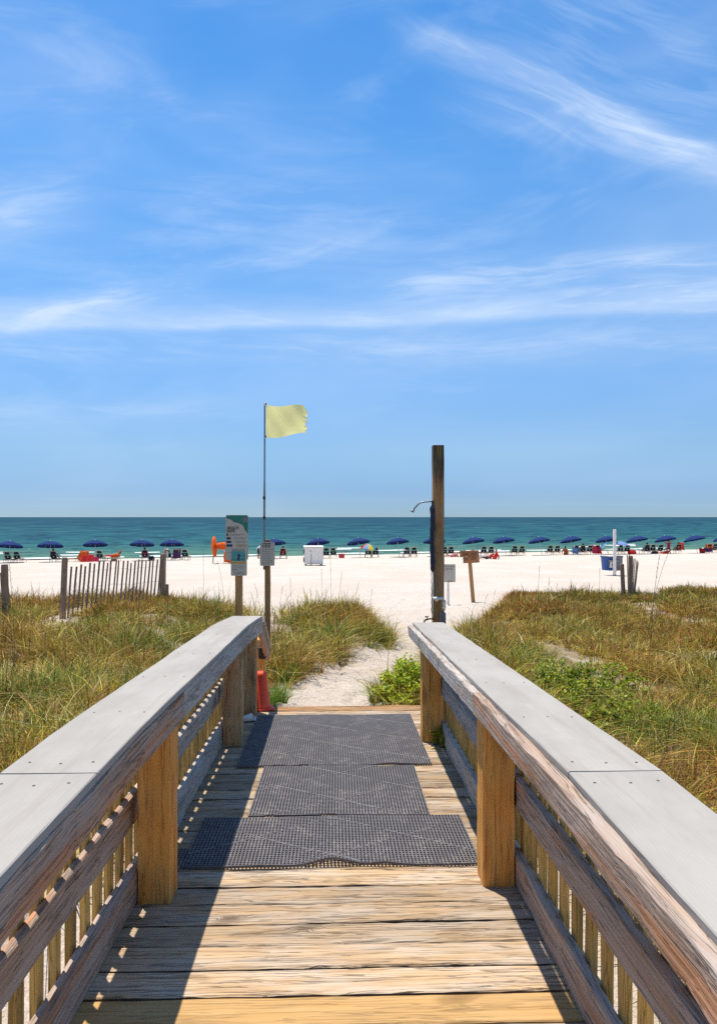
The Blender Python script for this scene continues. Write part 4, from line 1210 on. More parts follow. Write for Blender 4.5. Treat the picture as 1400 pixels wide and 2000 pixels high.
def make_chair():
    root = empty('beach_chair')
    V = []; 
    def sling(name, pts, w0, w1, m, t=.012):
        V, Fc = [], []
        n = len(pts)
        for i, (y, z) in enumerate(pts):
            w = w0 + (w1 - w0) * i / (n - 1)
            V += [(-w / 2, y, z), (w / 2, y, z), (-w / 2, y + t, z + t), (w / 2, y + t, z + t)]
            if i:
                a = 4 * i - 4; b = 4 * i
                Fc += [(a, a + 1, b + 1, b), (a + 2, b + 2, b + 3, a + 3), (a, b, b + 2, a + 2), (a + 1, a + 3, b + 3, b + 1)]
        Fc += [(0, 2, 3, 1), (4 * n - 4, 4 * n - 3, 4 * n - 1, 4 * n - 2)]
        return mk(name, V, Fc, m, root)
    sling('backrest', [(-.05, .34), (-.16, .50), (-.24, .64)], .50, .52, M['black_sling'])
    sling('headrest', [(-.27, .70), (-.33, .80), (-.40, .93)], .44, .36, M['black_sling'])
    sling('seat', [(-.04, .33), (.20, .30), (.48, .33)], .50, .50, M['black_sling'])
    sling('foot_sling', [(.52, .33), (.80, .30), (1.12, .26)], .50, .46, M['black_sling'])
    V, Fc = MB().lathe([(.062, 0), (.062, .004), (.05, .006)], 14).v, None
    MB().lathe([(.062, 0), (.062, .004), (.05, .006)], 14).build('white_roundel', M['white'], root, loc=(0, -.176, .50), rot=(R(60), 0, 0))
    for s in (-1, 1):
        MB().tube([(s * .28, -.42, .98), (s * .28, -.05, .33), (s * .28, .05, .10)], .017, 6).build('back_frame', M['chair_wood'], root)
        MB().tube([(s * .285, -.30, .28), (s * .285, 1.15, .28)], .018, 6).build('side_frame', M['chair_wood'], root)
        MB().tube([(s * .30, -.26, .56), (s * .30, .36, .54)], .018, 6).build('armrest', M['chair_wood'], root)
        for y0, y1, z1 in ((-.30, -.26, .56), (.34, .34, .54), (1.08, 1.05, .28)):
            MB().tube([(s * .29, y0, -.04), (s * .29, y1, z1)], .016, 6).build('leg', M['chair_wood'], root)
    for y, z in ((-.30, .27), (-.42, .96), (1.12, .27)):
        MB().tube([(-.28, y, z), (.28, y, z)], .015, 6).build('crossbar', M['chair_wood'], root)
    return root


um0, ch0 = make_umbrella(), make_chair()
used = {'u': False, 'c': False}
def beach_d(px): return 63.0 + (px / 1400) * 14.0
def umbrella(px, label, tilt=0.0, dd=0.0, s=1.0, rz=0.0):
    o = um0 if not used['u'] else copy_tree(um0); used['u'] = True
    x, y = at(px, beach_d(px) + dd); o.location = (x, y, gz(x, y)); o.rotation_euler = (R(-9), tilt, rz); o.scale = (s, s, s)
    return tag(o, label, 'umbrella', 'navy beach umbrellas along the shore')
def chair(px, label, dd=0.0, rz=0.0, towel=None):
    o = ch0 if not used['c'] else copy_tree(ch0); used['c'] = True
    x, y = at(px, beach_d(px) + dd); o.location = (x, y, gz(x, y) + .01); o.rotation_euler = (0, 0, rz)
    tag(o, label, 'beach chair', 'beach chairs along the shore')
    return o


def capsule(mb, p0, p1, r0, r1, n=12):
    p0, p1 = Vector(p0), Vector(p1); d = p1 - p0
    L = d.length or 1e-4; d = d / L
    pts, rr = [], []
    for k in range(5):
        a = math.pi / 2 * (1 - k / 4); pts.append(p0 - d * r0 * math.sin(a)); rr.append(max(1e-3, r0 * math.cos(a)))
    for k in range(5):
        a = math.pi / 2 * k / 4; pts.append(p1 + d * r1 * math.sin(a)); rr.append(max(1e-3, r1 * math.cos(a)))
    mb.tube(pts, rr, n)


def limb(a, b, c, r, t0, t1): return [(a, b, r[0], r[1], t0), (b, c, r[1], r[2], t1)]


def body(pose):
    """list of capsules (p0, p1, r0, r1, tag); tags: 0 skin, 1 top, 2 bottoms, 3 hair. Facing +Y"""
    C = []
    if pose == 'chair':
        pel, ch, nk, hd = (0, 0, .42), (0, -.17, .74), (0, -.235, .93), (0, -.21, 1.07)
        legs = [((s * .09, .02, .42), (s * .13, .44, .50), (s * .12, .86, .33), (s * .12, .95, .36)) for s in (-1, 1)]
        arms = [((s * .18, -.20, .85), (s * .27, -.05, .62), (s * .28, .20, .60), (s * .27, .30, .60)) for s in (-1, 1)]
    elif pose == 'sand':
        pel, ch, nk, hd = (0, 0, .12), (0, -.10, .44), (0, -.11, .63), (0, -.07, .77)
        legs = [((s * .09, .02, .11), (s * .15, .38, .40), (s * .13, .66, .06), (s * .13, .80, .05)) for s in (-1, 1)]
        arms = [((s * .18, -.11, .56), (s * .26, -.26, .32), (s * .27, -.30, .06), (s * .27, -.24, .03)) for s in (-1, 1)]
    elif pose == 'lie':
        pel, ch, nk, hd = (0, 0, .12), (0, -.36, .20), (0, -.54, .30), (0, -.66, .38)
        legs = [((s * .09, .02, .12), (s * .11, .46, .16), (s * .12, .88, .07), (s * .13, .95, .12)) for s in (-1, 1)]
        arms = [((s * .19, -.46, .25), (s * .25, -.60, .05), (s * .20, -.36, .04), (s * .18, -.28, .04)) for s in (-1, 1)]
    elif pose == 'bend':
        pel, ch, nk, hd = (0, -.08, .90), (0, .24, 1.14), (0, .42, 1.24), (0, .55, 1.22)
        legs = [((s * .09, -.07, .88), (s * .11, .02, .47), (s * .12, -.04, .07), (s * .12, .12, .03)) for s in (-1, 1)]
        arms = [((s * .18, .36, 1.17), (s * .20, .40, .90), (s * .17, .50, .66), (s * .16, .52, .58)) for s in (-1, 1)]
    else:  # 'kneel' upright, hands raised to the head
        pel, ch, nk, hd = (0, 0, .55), (0, .02, .90), (0, .02, 1.09), (0, .04, 1.24)
        legs = [((s * .09, .02, .54), (s * .13, .40, .50), (s * .12, .46, .07), (s * .12, .60, .03)) for s in (-1, 1)]
        arms = [((s * .19, .02, 1.02), (s * .38, .06, 1.16), (s * .16, .02, 1.30), (s * .10, .0, 1.33)) for s in (-1, 1)]
    C += [(pel, ch, .135, .150, 1), (ch, nk, .145, .075, 1), (nk, hd, .055, .06, 0), (hd, (hd[0], hd[1] + .012, hd[2] + .03), .093, .098, 0),
          ((hd[0], hd[1] - .025, hd[2] + .03), (hd[0], hd[1] - .02, hd[2] + .05), .098, .09, 3), ((-.08, pel[1], pel[2]), (.08, pel[1], pel[2]), .12, .12, 2)]
    C += [((hd[0], hd[1] + .10, hd[2]), (hd[0], hd[1] + .112, hd[2] - .012), .014, .012, 0)]
    for s in (-1, 1): C += [((s * .098, hd[1], hd[2] + .015), (s * .10, hd[1] - .01, hd[2] + .03), .018, .016, 0)]
    for s, a in zip((-1, 1), arms):
        C += [((0, ch[1], a[0][2]), a[0], .10, .068, 1), (a[0], a[1], .056, .046, 1), (a[1], a[2], .044, .033, 0), (a[2], a[3], .036, .024, 0)]
        d_ = (Vector(a[3]) - Vector(a[2])).normalized()
        for q in range(4): C += [(tuple(Vector(a[3]) + Vector(((q - 1.5) * .018, 0, 0))), tuple(Vector(a[3]) + d_ * (.055 - .006 * abs(q - 1.2)) + Vector(((q - 1.5) * .021, 0, -.012))), .010, .008, 0)]
        C += [(a[2], tuple(Vector(a[2]) + d_ * .04 + Vector((-s * .04, 0, 0))), .013, .009, 0)]
    for a in legs: C += [(a[0], a[1], .088, .062, 2 if pose != 'x' else 0), (a[1], a[2], .058, .040, 0), (a[2], a[3], .044, .030, 0)]
    return C


body_mesh = {}
def person(pose, px, label, mats, dd=0.0, rz=0.0, dz=0.0, depth=None, py=None):
    C = body(pose)
    if pose not in body_mesh:
        mb = MB()
        for c in C: capsule(mb, *c[:4], n=10)
        me = bpy.data.meshes.new('person'); me.from_pydata(mb.v, [], mb.f); me.update()
        tmp = bpy.data.objects.new('tmp_person', me); col.objects.link(tmp)
        md = tmp.modifiers.new('r', 'REMESH'); md.mode = 'VOXEL'; md.voxel_size = 0.016; md.use_smooth_shade = True
        sm = tmp.modifiers.new('s', 'SMOOTH'); sm.factor = .5; sm.iterations = 3
        dg = bpy.context.evaluated_depsgraph_get()
        out = bpy.data.meshes.new_from_object(tmp.evaluated_get(dg)); bpy.data.objects.remove(tmp)
        cen = np.empty(len(out.polygons) * 3); out.polygons.foreach_get('center', cen); cen = cen.reshape(-1, 3)
        best = np.full(len(cen), 1e9); idx = np.zeros(len(cen), int)
        for c in C:
            a, b = np.array(c[0]), np.array(c[1]); ab = b - a; t_ = np.clip(((cen - a) @ ab) / max(1e-9, ab @ ab), 0, 1)
            dist_ = np.linalg.norm(cen - (a + t_[:, None] * ab), axis=1) - (c[2] + (c[3] - c[2]) * t_)
            w_ = dist_ < best; best[w_] = dist_[w_]; idx[w_] = c[4]
        for m_ in range(4): out.materials.append(M['skin'])
        out.polygons.foreach_set('material_index', idx.astype(np.int32)); out.polygons.foreach_set('use_smooth', np.ones(len(idx), bool))
        body_mesh[pose] = out
    me = body_mesh[pose].copy()
    for i, k_ in enumerate(mats): me.materials[i] = M[k_]
    o = bpy.data.objects.new('person', me)
    x, y = at(px, beach_d(px) + dd); o.location = (x, y, gz(x, y) + dz); o.rotation_euler = (0, 0, rz)
    link(o)
    return tag(o, label, 'person', 'people on the beach')


EMPTY_PAIR = 'black beach chair of the empty pair just past the couple on the sand'
EMPTY_UMB = 'navy umbrella shading a pair of empty black chairs'
umbrella(16, 'navy umbrella shading an empty chair pair behind the stub of slat fence', 0.02); chair(17, 'black beach chair of the pair above the stub of slat fence'); chair(35, 'black beach chair of the pair above the stub of slat fence')
umbrella(97, 'navy umbrella shading one dark seated person beside the round fence post', -0.02)
umbrella(186, 'navy umbrella above the heap of orange and red beach gear', -0.05, 1.0); chair(196, 'black beach chair set between the red heap and an orange lounger')
umbrella(276, 'navy umbrella shading a person with a black bag behind the slat fence', 0.0)
umbrella(335, 'navy umbrella shading three chairs, one hung with a purple towel', -0.02, 0.6)
chair(329, 'black beach chair with a red and white striped towel beside it'); c_t = chair(345, 'beach chair hidden by a dark purple towel'); chair(362, 'black beach chair beside the purple-towelled chair')
umbrella(537, 'navy umbrella partly behind the small rules sign', -0.08, 0.5)
umbrella(624, 'navy umbrella standing behind the white storage box', -0.10); chair(637, 'black beach chair of the pair just past the white storage box'); chair(651, 'black beach chair of the pair just past the white storage box')
umbrella(704, 'navy umbrella beside the small rainbow umbrella', -0.13); chair(719, 'black beach chair of the pair beside the rainbow umbrella'); chair(733, 'black beach chair of the pair beside the rainbow umbrella')
P9 = 'black beach chair of the empty pair between rainbow umbrella and shower post'
umbrella(780, 'navy umbrella between the rainbow umbrella and the shower post', -0.10); chair(794, P9); chair(808, P9)
umbrella(850, 'navy umbrella hidden behind the shower post', -0.05); chair(867, 'black beach chair half hidden behind the shower post'); chair(880, 'black beach chair standing beside the shower post')
umbrella(929, 'navy umbrella above the brown leaning sign', -0.13); chair(944, 'black beach chair behind the couple sitting on the sand'); chair(958, 'black beach chair behind the couple sitting on the sand')
umbrella(988, 'navy umbrella over empty chairs just past the couple on the sand', -0.12); chair(1004, EMPTY_PAIR); chair(1018, EMPTY_PAIR)
umbrella(1058, 'navy umbrella over empty chairs next to the crowded group', -0.14); chair(1073, 'black beach chair of the empty pair next to the person in orange'); chair(1087, 'black beach chair of the empty pair next to the person in orange')
umbrella(1120, 'navy umbrella over the crowded group with a crimson towel', -0.14); c_b = chair(1124, 'beach chair draped with a light blue towel'); chair(1150, 'black beach chair beside the crimson towel'); c_c = chair(1165, 'beach chair covered by a crimson towel')
umbrella(1188, 'navy umbrella crossed by the tall white bin pole', -0.10); chair(1210, 'black beach chair under the pale blue umbrella'); chair(1223, 'black beach chair beside the red bag')
umbrella(1249, 'navy umbrella behind the sand fence cluster', -0.13); chair(1262, 'black beach chair under a large dark seated person'); chair(1273, 'black beach chair beside the large dark seated person')
umbrella(1305, 'navy umbrella over the person with raised arms', -0.15); chair(1288, 'black beach chair standing alone beside the raised-arms person', 0); chair(1323, 'black beach chair beneath the red towels')
umbrella(1362, 'navy umbrella next to the last towel-draped chairs', -0.16); chair(1383, 'black beach chair behind an orange and crimson towel'); chair(1394, 'black beach chair with a plum towel')
umbrella(1419, 'navy umbrella at the far end of the row', -0.14)
chair(106, 'black beach chair carrying a person in dark clothes'); chair(284, 'black beach chair carrying a person in dark red'); chair(553, 'black beach chair carrying a person in red behind the rules sign')
chair(1137, 'black beach chair carrying a person in dark navy')

person('chair', 106, 'person in black sitting in a beach chair beside the round fence post', ('skin', 'dark_cloth', 'dark_cloth', 'hair'), dd=.02)
person('chair', 284, 'person in dark red sitting in a beach chair behind the slat fence', ('skin_tan', 'crimson_cloth', 'dark_cloth', 'hair'), dd=.02)
person('chair', 553, 'person in red top sitting in a chair behind the rules sign', ('skin', 'red_cloth', 'dark_cloth', 'hair'), dd=.02)
person('bend', 505, 'person in white shirt bending over between the two sign posts', ('skin', 'white_cloth', 'dark_cloth', 'hair'), dd=1.5, rz=R(-60))
person('sand', 967, 'person in red sitting on the sand, back to the dunes', ('skin', 'red_cloth', 'red_cloth', 'hair'), dd=-9.5, rz=R(70))
person('lie', 950, 'person lying propped on elbows on the sand beside the person in red', ('skin_tan', 'crimson_cloth', 'dark_cloth', 'hair'), dd=-9.2, rz=R(110))
person('lie', 882, 'person lying on the sand behind the shower post', ('skin', 'pink_cloth', 'pink_cloth', 'hair'), dd=-2.5, rz=R(100))
person('sand', 1104, 'person in orange kneeling on the sand beside the blue towel', ('skin', 'orange_cloth', 'orange_cloth', 'hair'), dd=.3, rz=R(-30))
person('chair', 1137, 'person in dark navy sitting between blue and crimson towels', ('skin', 'dark_cloth', 'dark_cloth', 'hair'), dd=.02)
person('chair', 1262, 'large person in dark clothes sitting behind the sand fence cluster', ('skin', 'dark_cloth', 'dark_cloth', 'hair'), dd=.02)
person('kneel', 1306, 'person in dark red swimwear with arms raised to the head', ('skin', 'crimson_cloth', 'crimson_cloth', 'hair'), dd=-.2, rz=R(20))
person('chair', 1323, 'person with tanned skin sitting beneath the red towels', ('skin_tan', 'skin_tan', 'dark_cloth', 'hair'), dd=.02)
person('lie', 1297, 'person lying on a red towel beside the raised-arms person', ('skin', 'red_cloth', 'red_cloth', 'hair'), dd=-.6, rz=R(95))

# loungers seen from the side, with orange slings
def lounger(px, rz, label, dd=0.0, m='orange_cloth'):
    x, y = at(px, beach_d(px) + dd)
    root = empty('sun_lounger', (x, y, gz(x, y)), rz, label, 'lounger', 'orange loungers by the shore')
    def sheet(name, P, w, mm):
        V, Fc = [], []
        for i, (a, z) in enumerate(P):
            V += [(a, -w / 2, z), (a, w / 2, z), (a, -w / 2, z - .02), (a, w / 2, z - .02)]
            if i: q = 4 * i; Fc += [(q - 4, q - 3, q + 1, q), (q - 2, q + 2, q + 3, q - 1), (q - 4, q, q + 2, q - 2), (q - 3, q - 1, q + 3, q + 1)]
        Fc += [(0, 2, 3, 1), (len(V) - 4, len(V) - 3, len(V) - 1, len(V) - 2)]
        mk(name, V, Fc, M[mm], root)
    sheet('seat', [(-1.0, .30), (-.4, .34), (.05, .36)], .56, m); sheet('backrest', [(.06, .37), (.25, .62), (.42, .98)], .56, m)
    for s in (-1, 1):
        MB().tube([(-1.05, s * .3, .28), (.10, s * .3, .33), (.45, s * .3, 1.0)], .02, 6).build('side_frame', M['chair_wood'], root)
        for a, b in ((-.9, -.75), (-.1, .1), (.35, .2)): MB().tube([(a, s * .3, 0), (b, s * .3, .34)], .018, 6).build('leg', M['chair_wood'], root)
    return root
lounger(227, 0, 'orange lounger with raised back standing apart from the red heap')
lounger(150, 0, 'orange lounger stretched out beside the red heap of towels', .4)
person('lie', 219, 'person lying in the orange lounger with raised back', ('skin_tan', 'orange_cloth', 'red_cloth', 'hair'), rz=R(90), dz=.34)


def drape(px, label, m, w, h, dd=-0.45, rz=0.0, seed=0, z0=0.05, name='towel'):
    """towel hanging in folds over something chair-high"""
    r = np.random.default_rng(seed); V, Fc = [], []; n, k_ = 14, 10; ph = r.uniform(0, 6, 3)
    for j in range(k_ + 1):
        v = j / k_
        for i in range(n + 1):
            u = i / n - .5
            V.append((u * w * (1.0 + .15 * (1 - v)), .06 * math.sin(u * 15 + ph[0]) * (1 - .6 * v) + .22 * v, z0 + h * v + .03 * math.sin(u * 6 + ph[1])))
    for j in range(k_):
        for i in range(n): Fc.append((j * (n + 1) + i, j * (n + 1) + i + 1, (j + 1) * (n + 1) + i + 1, (j + 1) * (n + 1) + i))
    x, y = at(px, beach_d(px) + dd); o = mk(name, V, Fc, M[m], None, loc=(x, y, gz(x, y)), rot=(0, 0, rz), smooth=True)
    o.modifiers.new('thick', 'SOLIDIFY').thickness = .015
    return tag(o, label, 'towel', 'towels along the shore')
drape(345, 'dark purple towel hanging over the middle beach chair', 'purple_cloth', .66, .85, seed=1, z0=.18)
drape(322, 'red towel hanging beside the white one on a chair', 'pink_cloth', .22, .80, seed=2, z0=.25); drape(326, 'white towel strip hanging on a chair', 'white_cloth', .18, .85, seed=3, z0=.2, dd=-.5)
drape(1124, 'light blue towel over a beach chair', 'blue_cloth', .55, .62, seed=4, z0=.12); drape(1165, 'crimson towel spread over a beach chair', 'crimson_cloth', .80, .82, seed=5, z0=.12)
drape(1172, 'red towel corner hanging at the crimson-towelled chair', 'red_cloth', .30, .55, seed=6, z0=.1, dd=-.6)
drape(170, 'bright red towel piled over the beach gear', 'red_cloth', 1.05, .62, seed=7, z0=.0); drape(163, 'orange towel thrown on top of the red towel', 'orange_cloth', .8, .85, seed=8, z0=.1, dd=-.2); drape(184, 'dark pink towel at the foot of the gear heap', 'crimson_cloth', .7, .40, seed=9, z0=.0, dd=-.6)
drape(1331, 'red towel hung high beside a white cap', 'red_cloth', .60, .75, seed=10, z0=.35, dd=-.3); drape(1372, 'red towel lying against the last chairs', 'red_cloth', .55, .52, seed=11, z0=.0, dd=-.6)
drape(1386, 'orange towel over the back of a chair', 'orange_cloth', .70, .45, seed=12, z0=.52, dd=-.40); drape(1384, 'plum towel hanging below the orange towel', 'purple_cloth', .80, .42, seed=13, z0=.15, dd=-.55)


def bag(px, label, m, w, h, dd=-.5, name='beach_bag', cat='bag'):
    x, y = at(px, beach_d(px) + dd)
    root = empty(name, (x, y, gz(x, y)), .2, label, cat)
    mb = MB(); V, Fc = [], []
    prof = [(.0, .42), (.25, .50), (.6, .48), (.88, .40), (1.0, .24)]; n = 14
    for z, f_ in prof:
        for k_ in range(n):
            a = 2 * math.pi * k_ / n; c_, s_ = math.cos(a), math.sin(a)
            V.append((w * f_ * math.copysign(abs(c_) ** .6, c_), w * .6 * f_ * math.copysign(abs(s_) ** .6, s_), z * h))
    for i in range(len(prof) - 1):
        for k_ in range(n): Fc.append((i * n + k_, i * n + (k_ + 1) % n, (i + 1) * n + (k_ + 1) % n, (i + 1) * n + k_))
    Fc += [tuple(range(n - 1, -1, -1)), tuple((len(prof) - 1) * n + k_ for k_ in range(n))]
    mk('body', V, Fc, M[m], root, smooth=True)
    MB().tube([(-w * .25, 0, h * .95), (-w * .15, 0, h * 1.25), (w * .15, 0, h * 1.25), (w * .25, 0, h * .95)], .018, 6).build('handle', M[m], root)
    return root
bag(296, 'rounded black bag on the sand beside the seated person', 'black_sling', .55, .42)
bag(1234, 'red domed bag on the sand beside the chairs', 'red_cloth', .85, .45)
bag(222, 'brown bag at the foot of the orange lounger', 'box_hardware', .5, .3, -.7)
bag(1278, 'dark duffel bag beside the large seated person', 'black_sling', .7, .28, -.6)

x, y = at(667, beach_d(667)); ck_ = empty('cooler', (x, y, gz(x, y)), .1, 'red cooler box with pale lid on the sand by the storage box', 'cooler')
MB().box(-.26, .26, -.18, .18, 0, .34, .03).build('cooler_body', M['cooler_red'], ck_); MB().box(-.275, .275, -.195, .195, .345, .42, .02).build('lid', M['cooler_red'], ck_)
MB().tube([(-.29, 0, .25), (-.31, 0, .48), (.31, 0, .48), (.29, 0, .25)], .014, 6).build('handle', M['white'], ck_)

# small rainbow umbrella, pale blue umbrellas
x, y = at(719, beach_d(719) - .8); ru = empty('rainbow_umbrella', (x, y, gz(x, y)), 0, 'small beach umbrella with rainbow panels in front of a chair pair', 'umbrella')
V, Fc = canopy(.72, .36); n_ = 48
o = mk('canopy', V, Fc, M['orange_cloth'], ru, loc=(.0, 0, .95), rot=(R(6), R(8), 0))
cols = ['orange_cloth', 'yellow_cloth', 'teal_cloth', 'white_cloth', 'orange_cloth', 'blue_cloth', 'yellow_cloth', 'teal_cloth']
for c_ in cols[1:]: o.data.materials.append(M[c_])
for p in o.data.polygons:
    a = math.atan2(p.center.y, p.center.x) % (2 * math.pi); p.material_index = min(7, int(a / (2 * math.pi) * 8))
MB().tube([(-.12, 0, -.2), (.05, 0, 1.30)], .016, 6).build('pole', M['pole_white'], ru)
x, y = at(1212, beach_d(1212) - .3); pu = empty('pale_umbrella', (x, y, gz(x, y)), 0, 'small pale blue umbrella over chairs beside the white bin pole', 'umbrella')
mk('canopy', *canopy(.85, .30), M['pale_blue'], pu, loc=(0, 0, 1.05), rot=(0, R(6), 0)); MB().tube([(0, 0, -.2), (0, 0, 1.36)], .016, 6).build('pole', M['pole_white'], pu)
x, y = at(1184, beach_d(1184) - .3); pu = empty('tipped_umbrella', (x, y, gz(x, y)), 0, 'small aqua umbrella tipped steeply beside the white bin pole', 'umbrella')
mk('canopy', *canopy(.55, .22), M['aqua_cloth'], pu, loc=(-.28, 0, .92), rot=(R(-15), R(-52), 0)); MB().tube([(.30, 0, -.1), (-.38, 0, 1.0)], .014, 6).build('pole', M['pole_white'], pu)

# storage box
xb, yb, g, d = hit(613, 1105, 30); k = d / F_PX
sb = empty('storage_box', (xb, yb, g), 0.10, 'white wooden storage box with double doors standing on the sand', 'storage box')
W_, H_, D_b = 36 * k, 37 * k, 1.0
MB().box(-W_ / 2, W_ / 2, 0, D_b, .10, H_ * .97, .012).build('cabinet', M['white'], sb)
V = [(-W_ / 2 - .04, -.05, H_ * .975), (W_ / 2 + .04, -.05, H_ * .975), (W_ / 2 + .04, D_b + .04, H_ * .975), (-W_ / 2 - .04, D_b + .04, H_ * .975), (-W_ / 2 - .04, -.05, H_ * 1.0), (W_ / 2 + .04, -.05, H_ * 1.0), (W_ / 2 + .04, D_b + .04, H_ * 1.04), (-W_ / 2 - .04, D_b + .04, H_ * 1.04)]
mk('lid', V, [(0, 3, 2, 1), (4, 5, 6, 7), (0, 1, 5, 4), (1, 2, 6, 5), (2, 3, 7, 6), (3, 0, 4, 7)], M['white'], sb)
for a, b in ((-W_ / 2 + .02, -.21), (-.19, W_ / 2 - .12)): MB().box(a, b, -.024, -.003, .14, H_ * .94, .006).build('door', M['white'], sb)
for a in (-W_ / 2 + .06, W_ / 2 - .16): MB().box(a, a + .10, .05, D_b - .05, 0, .10, .004).build('skid', M['box_hardware'], sb)
for z_ in (.45, 1.05): MB().box(-W_ / 2 - .06, -W_ / 2 - .004, .1, D_b - .1, z_ - .20, z_ + .12, .006).build('side_cleat', M['box_hardware'], sb)
MB().box(-.26, -.22, -.045, -.027, H_ * .74, H_ * .80, .004).build('latch', M['black_plastic'], sb)
MB().tube([(-.20, -.03, .0), (-.20, -.032, H_ * .6)], .018, 6).build('door_bar', M['conduit'], sb)
MB().lathe([(.11, 0), (.12, .03), (.08, .07), (.02, .09)], 12).build('pulley_block', M['black_plastic'], sb, loc=(-.22, -.12, .0))

# bins on a pole
xb, yb, g, d = hit(1200, 1125, 25); k = d / F_PX
bp = empty('bin_pole', (xb, yb, g), 0, 'tall white square pole carrying the hanging beach bins', 'pole')
MB().box(-2.5 * k, 2.5 * k, -2.5 * k, 2.5 * k, -.3, zc(1034, d) - g, .008).build('pole', M['white'], bp)
MB().box(-2.9 * k, 2.9 * k, -2.9 * k, 2.9 * k, -.02, .05, .01).build('pole_collar', M['black_plastic'], bp)
MB().box(-.30, .30, 3.1 * k, 3.1 * k + .05, zc(1096, d) - g - .05, zc(1096, d) - g + .05, .005).build('bracket', M['metal'], bp)
def bin_(cx_px, w_top, w_bot, m, label, tilt, stick):
    root = empty('hanging_bin', (xb + (cx_px - 1200) * k, yb + .40, zc(1115, d)), 0, label, 'bin', 'hanging beach bins')
    root.rotation_euler = (0, tilt, R(8))
    H_ = 25 * k; V, Fc = [], []
    prof = [(0, w_bot), (H_, w_top * .97), (H_, w_top * 1.06), (H_ + .07, w_top * 1.08), (H_ + .07, w_top * .98), (H_ - .05, w_top * .93)]
    n = 20
    for z, w in prof:
        for q in range(n):
            a = 2 * math.pi * q / n; c_, s_ = math.cos(a), math.sin(a)
            V.append((w / 2 * math.copysign(abs(c_) ** .45, c_), w * .42 * math.copysign(abs(s_) ** .45, s_), z))
    for i in range(len(prof) - 1):
        for q in range(n): Fc.append((i * n + q, i * n + (q + 1) % n, (i + 1) * n + (q + 1) % n, (i + 1) * n + q))
    Fc += [tuple(range(n - 1, -1, -1)), tuple((len(prof) - 1) * n + q for q in range(n))]
    mk('bin_body', V, Fc, M[m], root, smooth=False)
    for q in (-.2, .0, .2): MB().box(q * w_top - .015, q * w_top + .015, -w_bot * .42 - .055, -w_bot * .42 - .02, .08, H_ - .1, .004).build('rib', M[m], root, rot=(R(-4), 0, 0))
    if stick:
        st_ = mk('sticker', *plate(rect(-.02, .30, .16, .52), .003), M['white'], root, loc=(0, -w_bot * .42 - .065, 0), rot=(R(4), 0, 0))
        mk('sticker_mark', *plate([(.12, .26), (.2, .26), (.22, .38), (.16, .44), (.08, .36)], .002, -.003), M['pink_cloth'], st_)
        mk('green_mark', *plate(rect(.24, .29, .46, .54), .002, -.004), M['sign_green'], st_)
    return root
bin_(1190.5, 25 * k, 17 * k, 'bin_blue', 'blue recycling bin with white sticker hanging on the white pole', .09, True)
bin_(1211.5, 22 * k, 17 * k, 'bin_grey', 'grey rubbish bin hanging on the white pole beside the blue one', -.10, False)

# orange lifeguard gear: umbrella on its side and an orange board leaning on a low stand
xb, yb, g, d = hit(418, 1101, 30); k = d / F_PX
og = empty('orange_umbrella', (xb, yb, g), 0, 'orange umbrella tipped on its side on thin legs beside the safety sign', 'umbrella')
V, Fc = canopy(20.5 * k, .16)
mk('canopy', V, Fc, M['orange_cloth'], og, loc=(-1.0 * k, 0, 33 * k), rot=(0, R(-93), 0))
for s in (-1, 1): MB().tube([(-2.5 * k, s * .2, -.05), (0, 0, 33 * k)], .02, 6).build('leg', M['conduit'], og)
xw, yw = at(434, d); ww_ = empty('orange_windsock', (xw, yw + .2, gz(xw, yw + .2)), 0, 'fat orange roll of canvas lying on a stand beside the tipped orange umbrella', 'canvas roll')
V, Fc = tube_vf([((-15) * k, 0, 33 * k), (-10 * k, 0, 34 * k), (0, 0, 34.6 * k), (8 * k, 0, 34 * k), (22 * k, 0, 33 * k)], [4.5 * k, 5.5 * k, 7.6 * k, 7.2 * k, 6.4 * k], 18)
mk('canvas', V, Fc, M['orange_cloth'], ww_, smooth=True)
for q in (3, 20): MB().tube([(q * k, 0, -.05), (q * k, 0, 31 * k)], .03, 6).build('leg', M['white'], ww_)
xw, yw = at(447, d - .4); ob_ = empty('rescue_float', (xw, yw, gz(xw, yw)), 0, 'red-orange rescue board leaning on the stand, partly behind the safety sign', 'rescue board')
P = [(-.36, .16), (.28, .02), (.40, .30), (.40, .95), (.20, 1.08), (-.30, .98), (-.42, .62)]
mk('board', *plate(P, .10), M['orange_cloth'], ob_)
MB().tube([(.1, -.11, .35), (.14, -.15, .55), (.1, -.11, .75)], .02, 6).build('grip', M['black_plastic'], ob_)

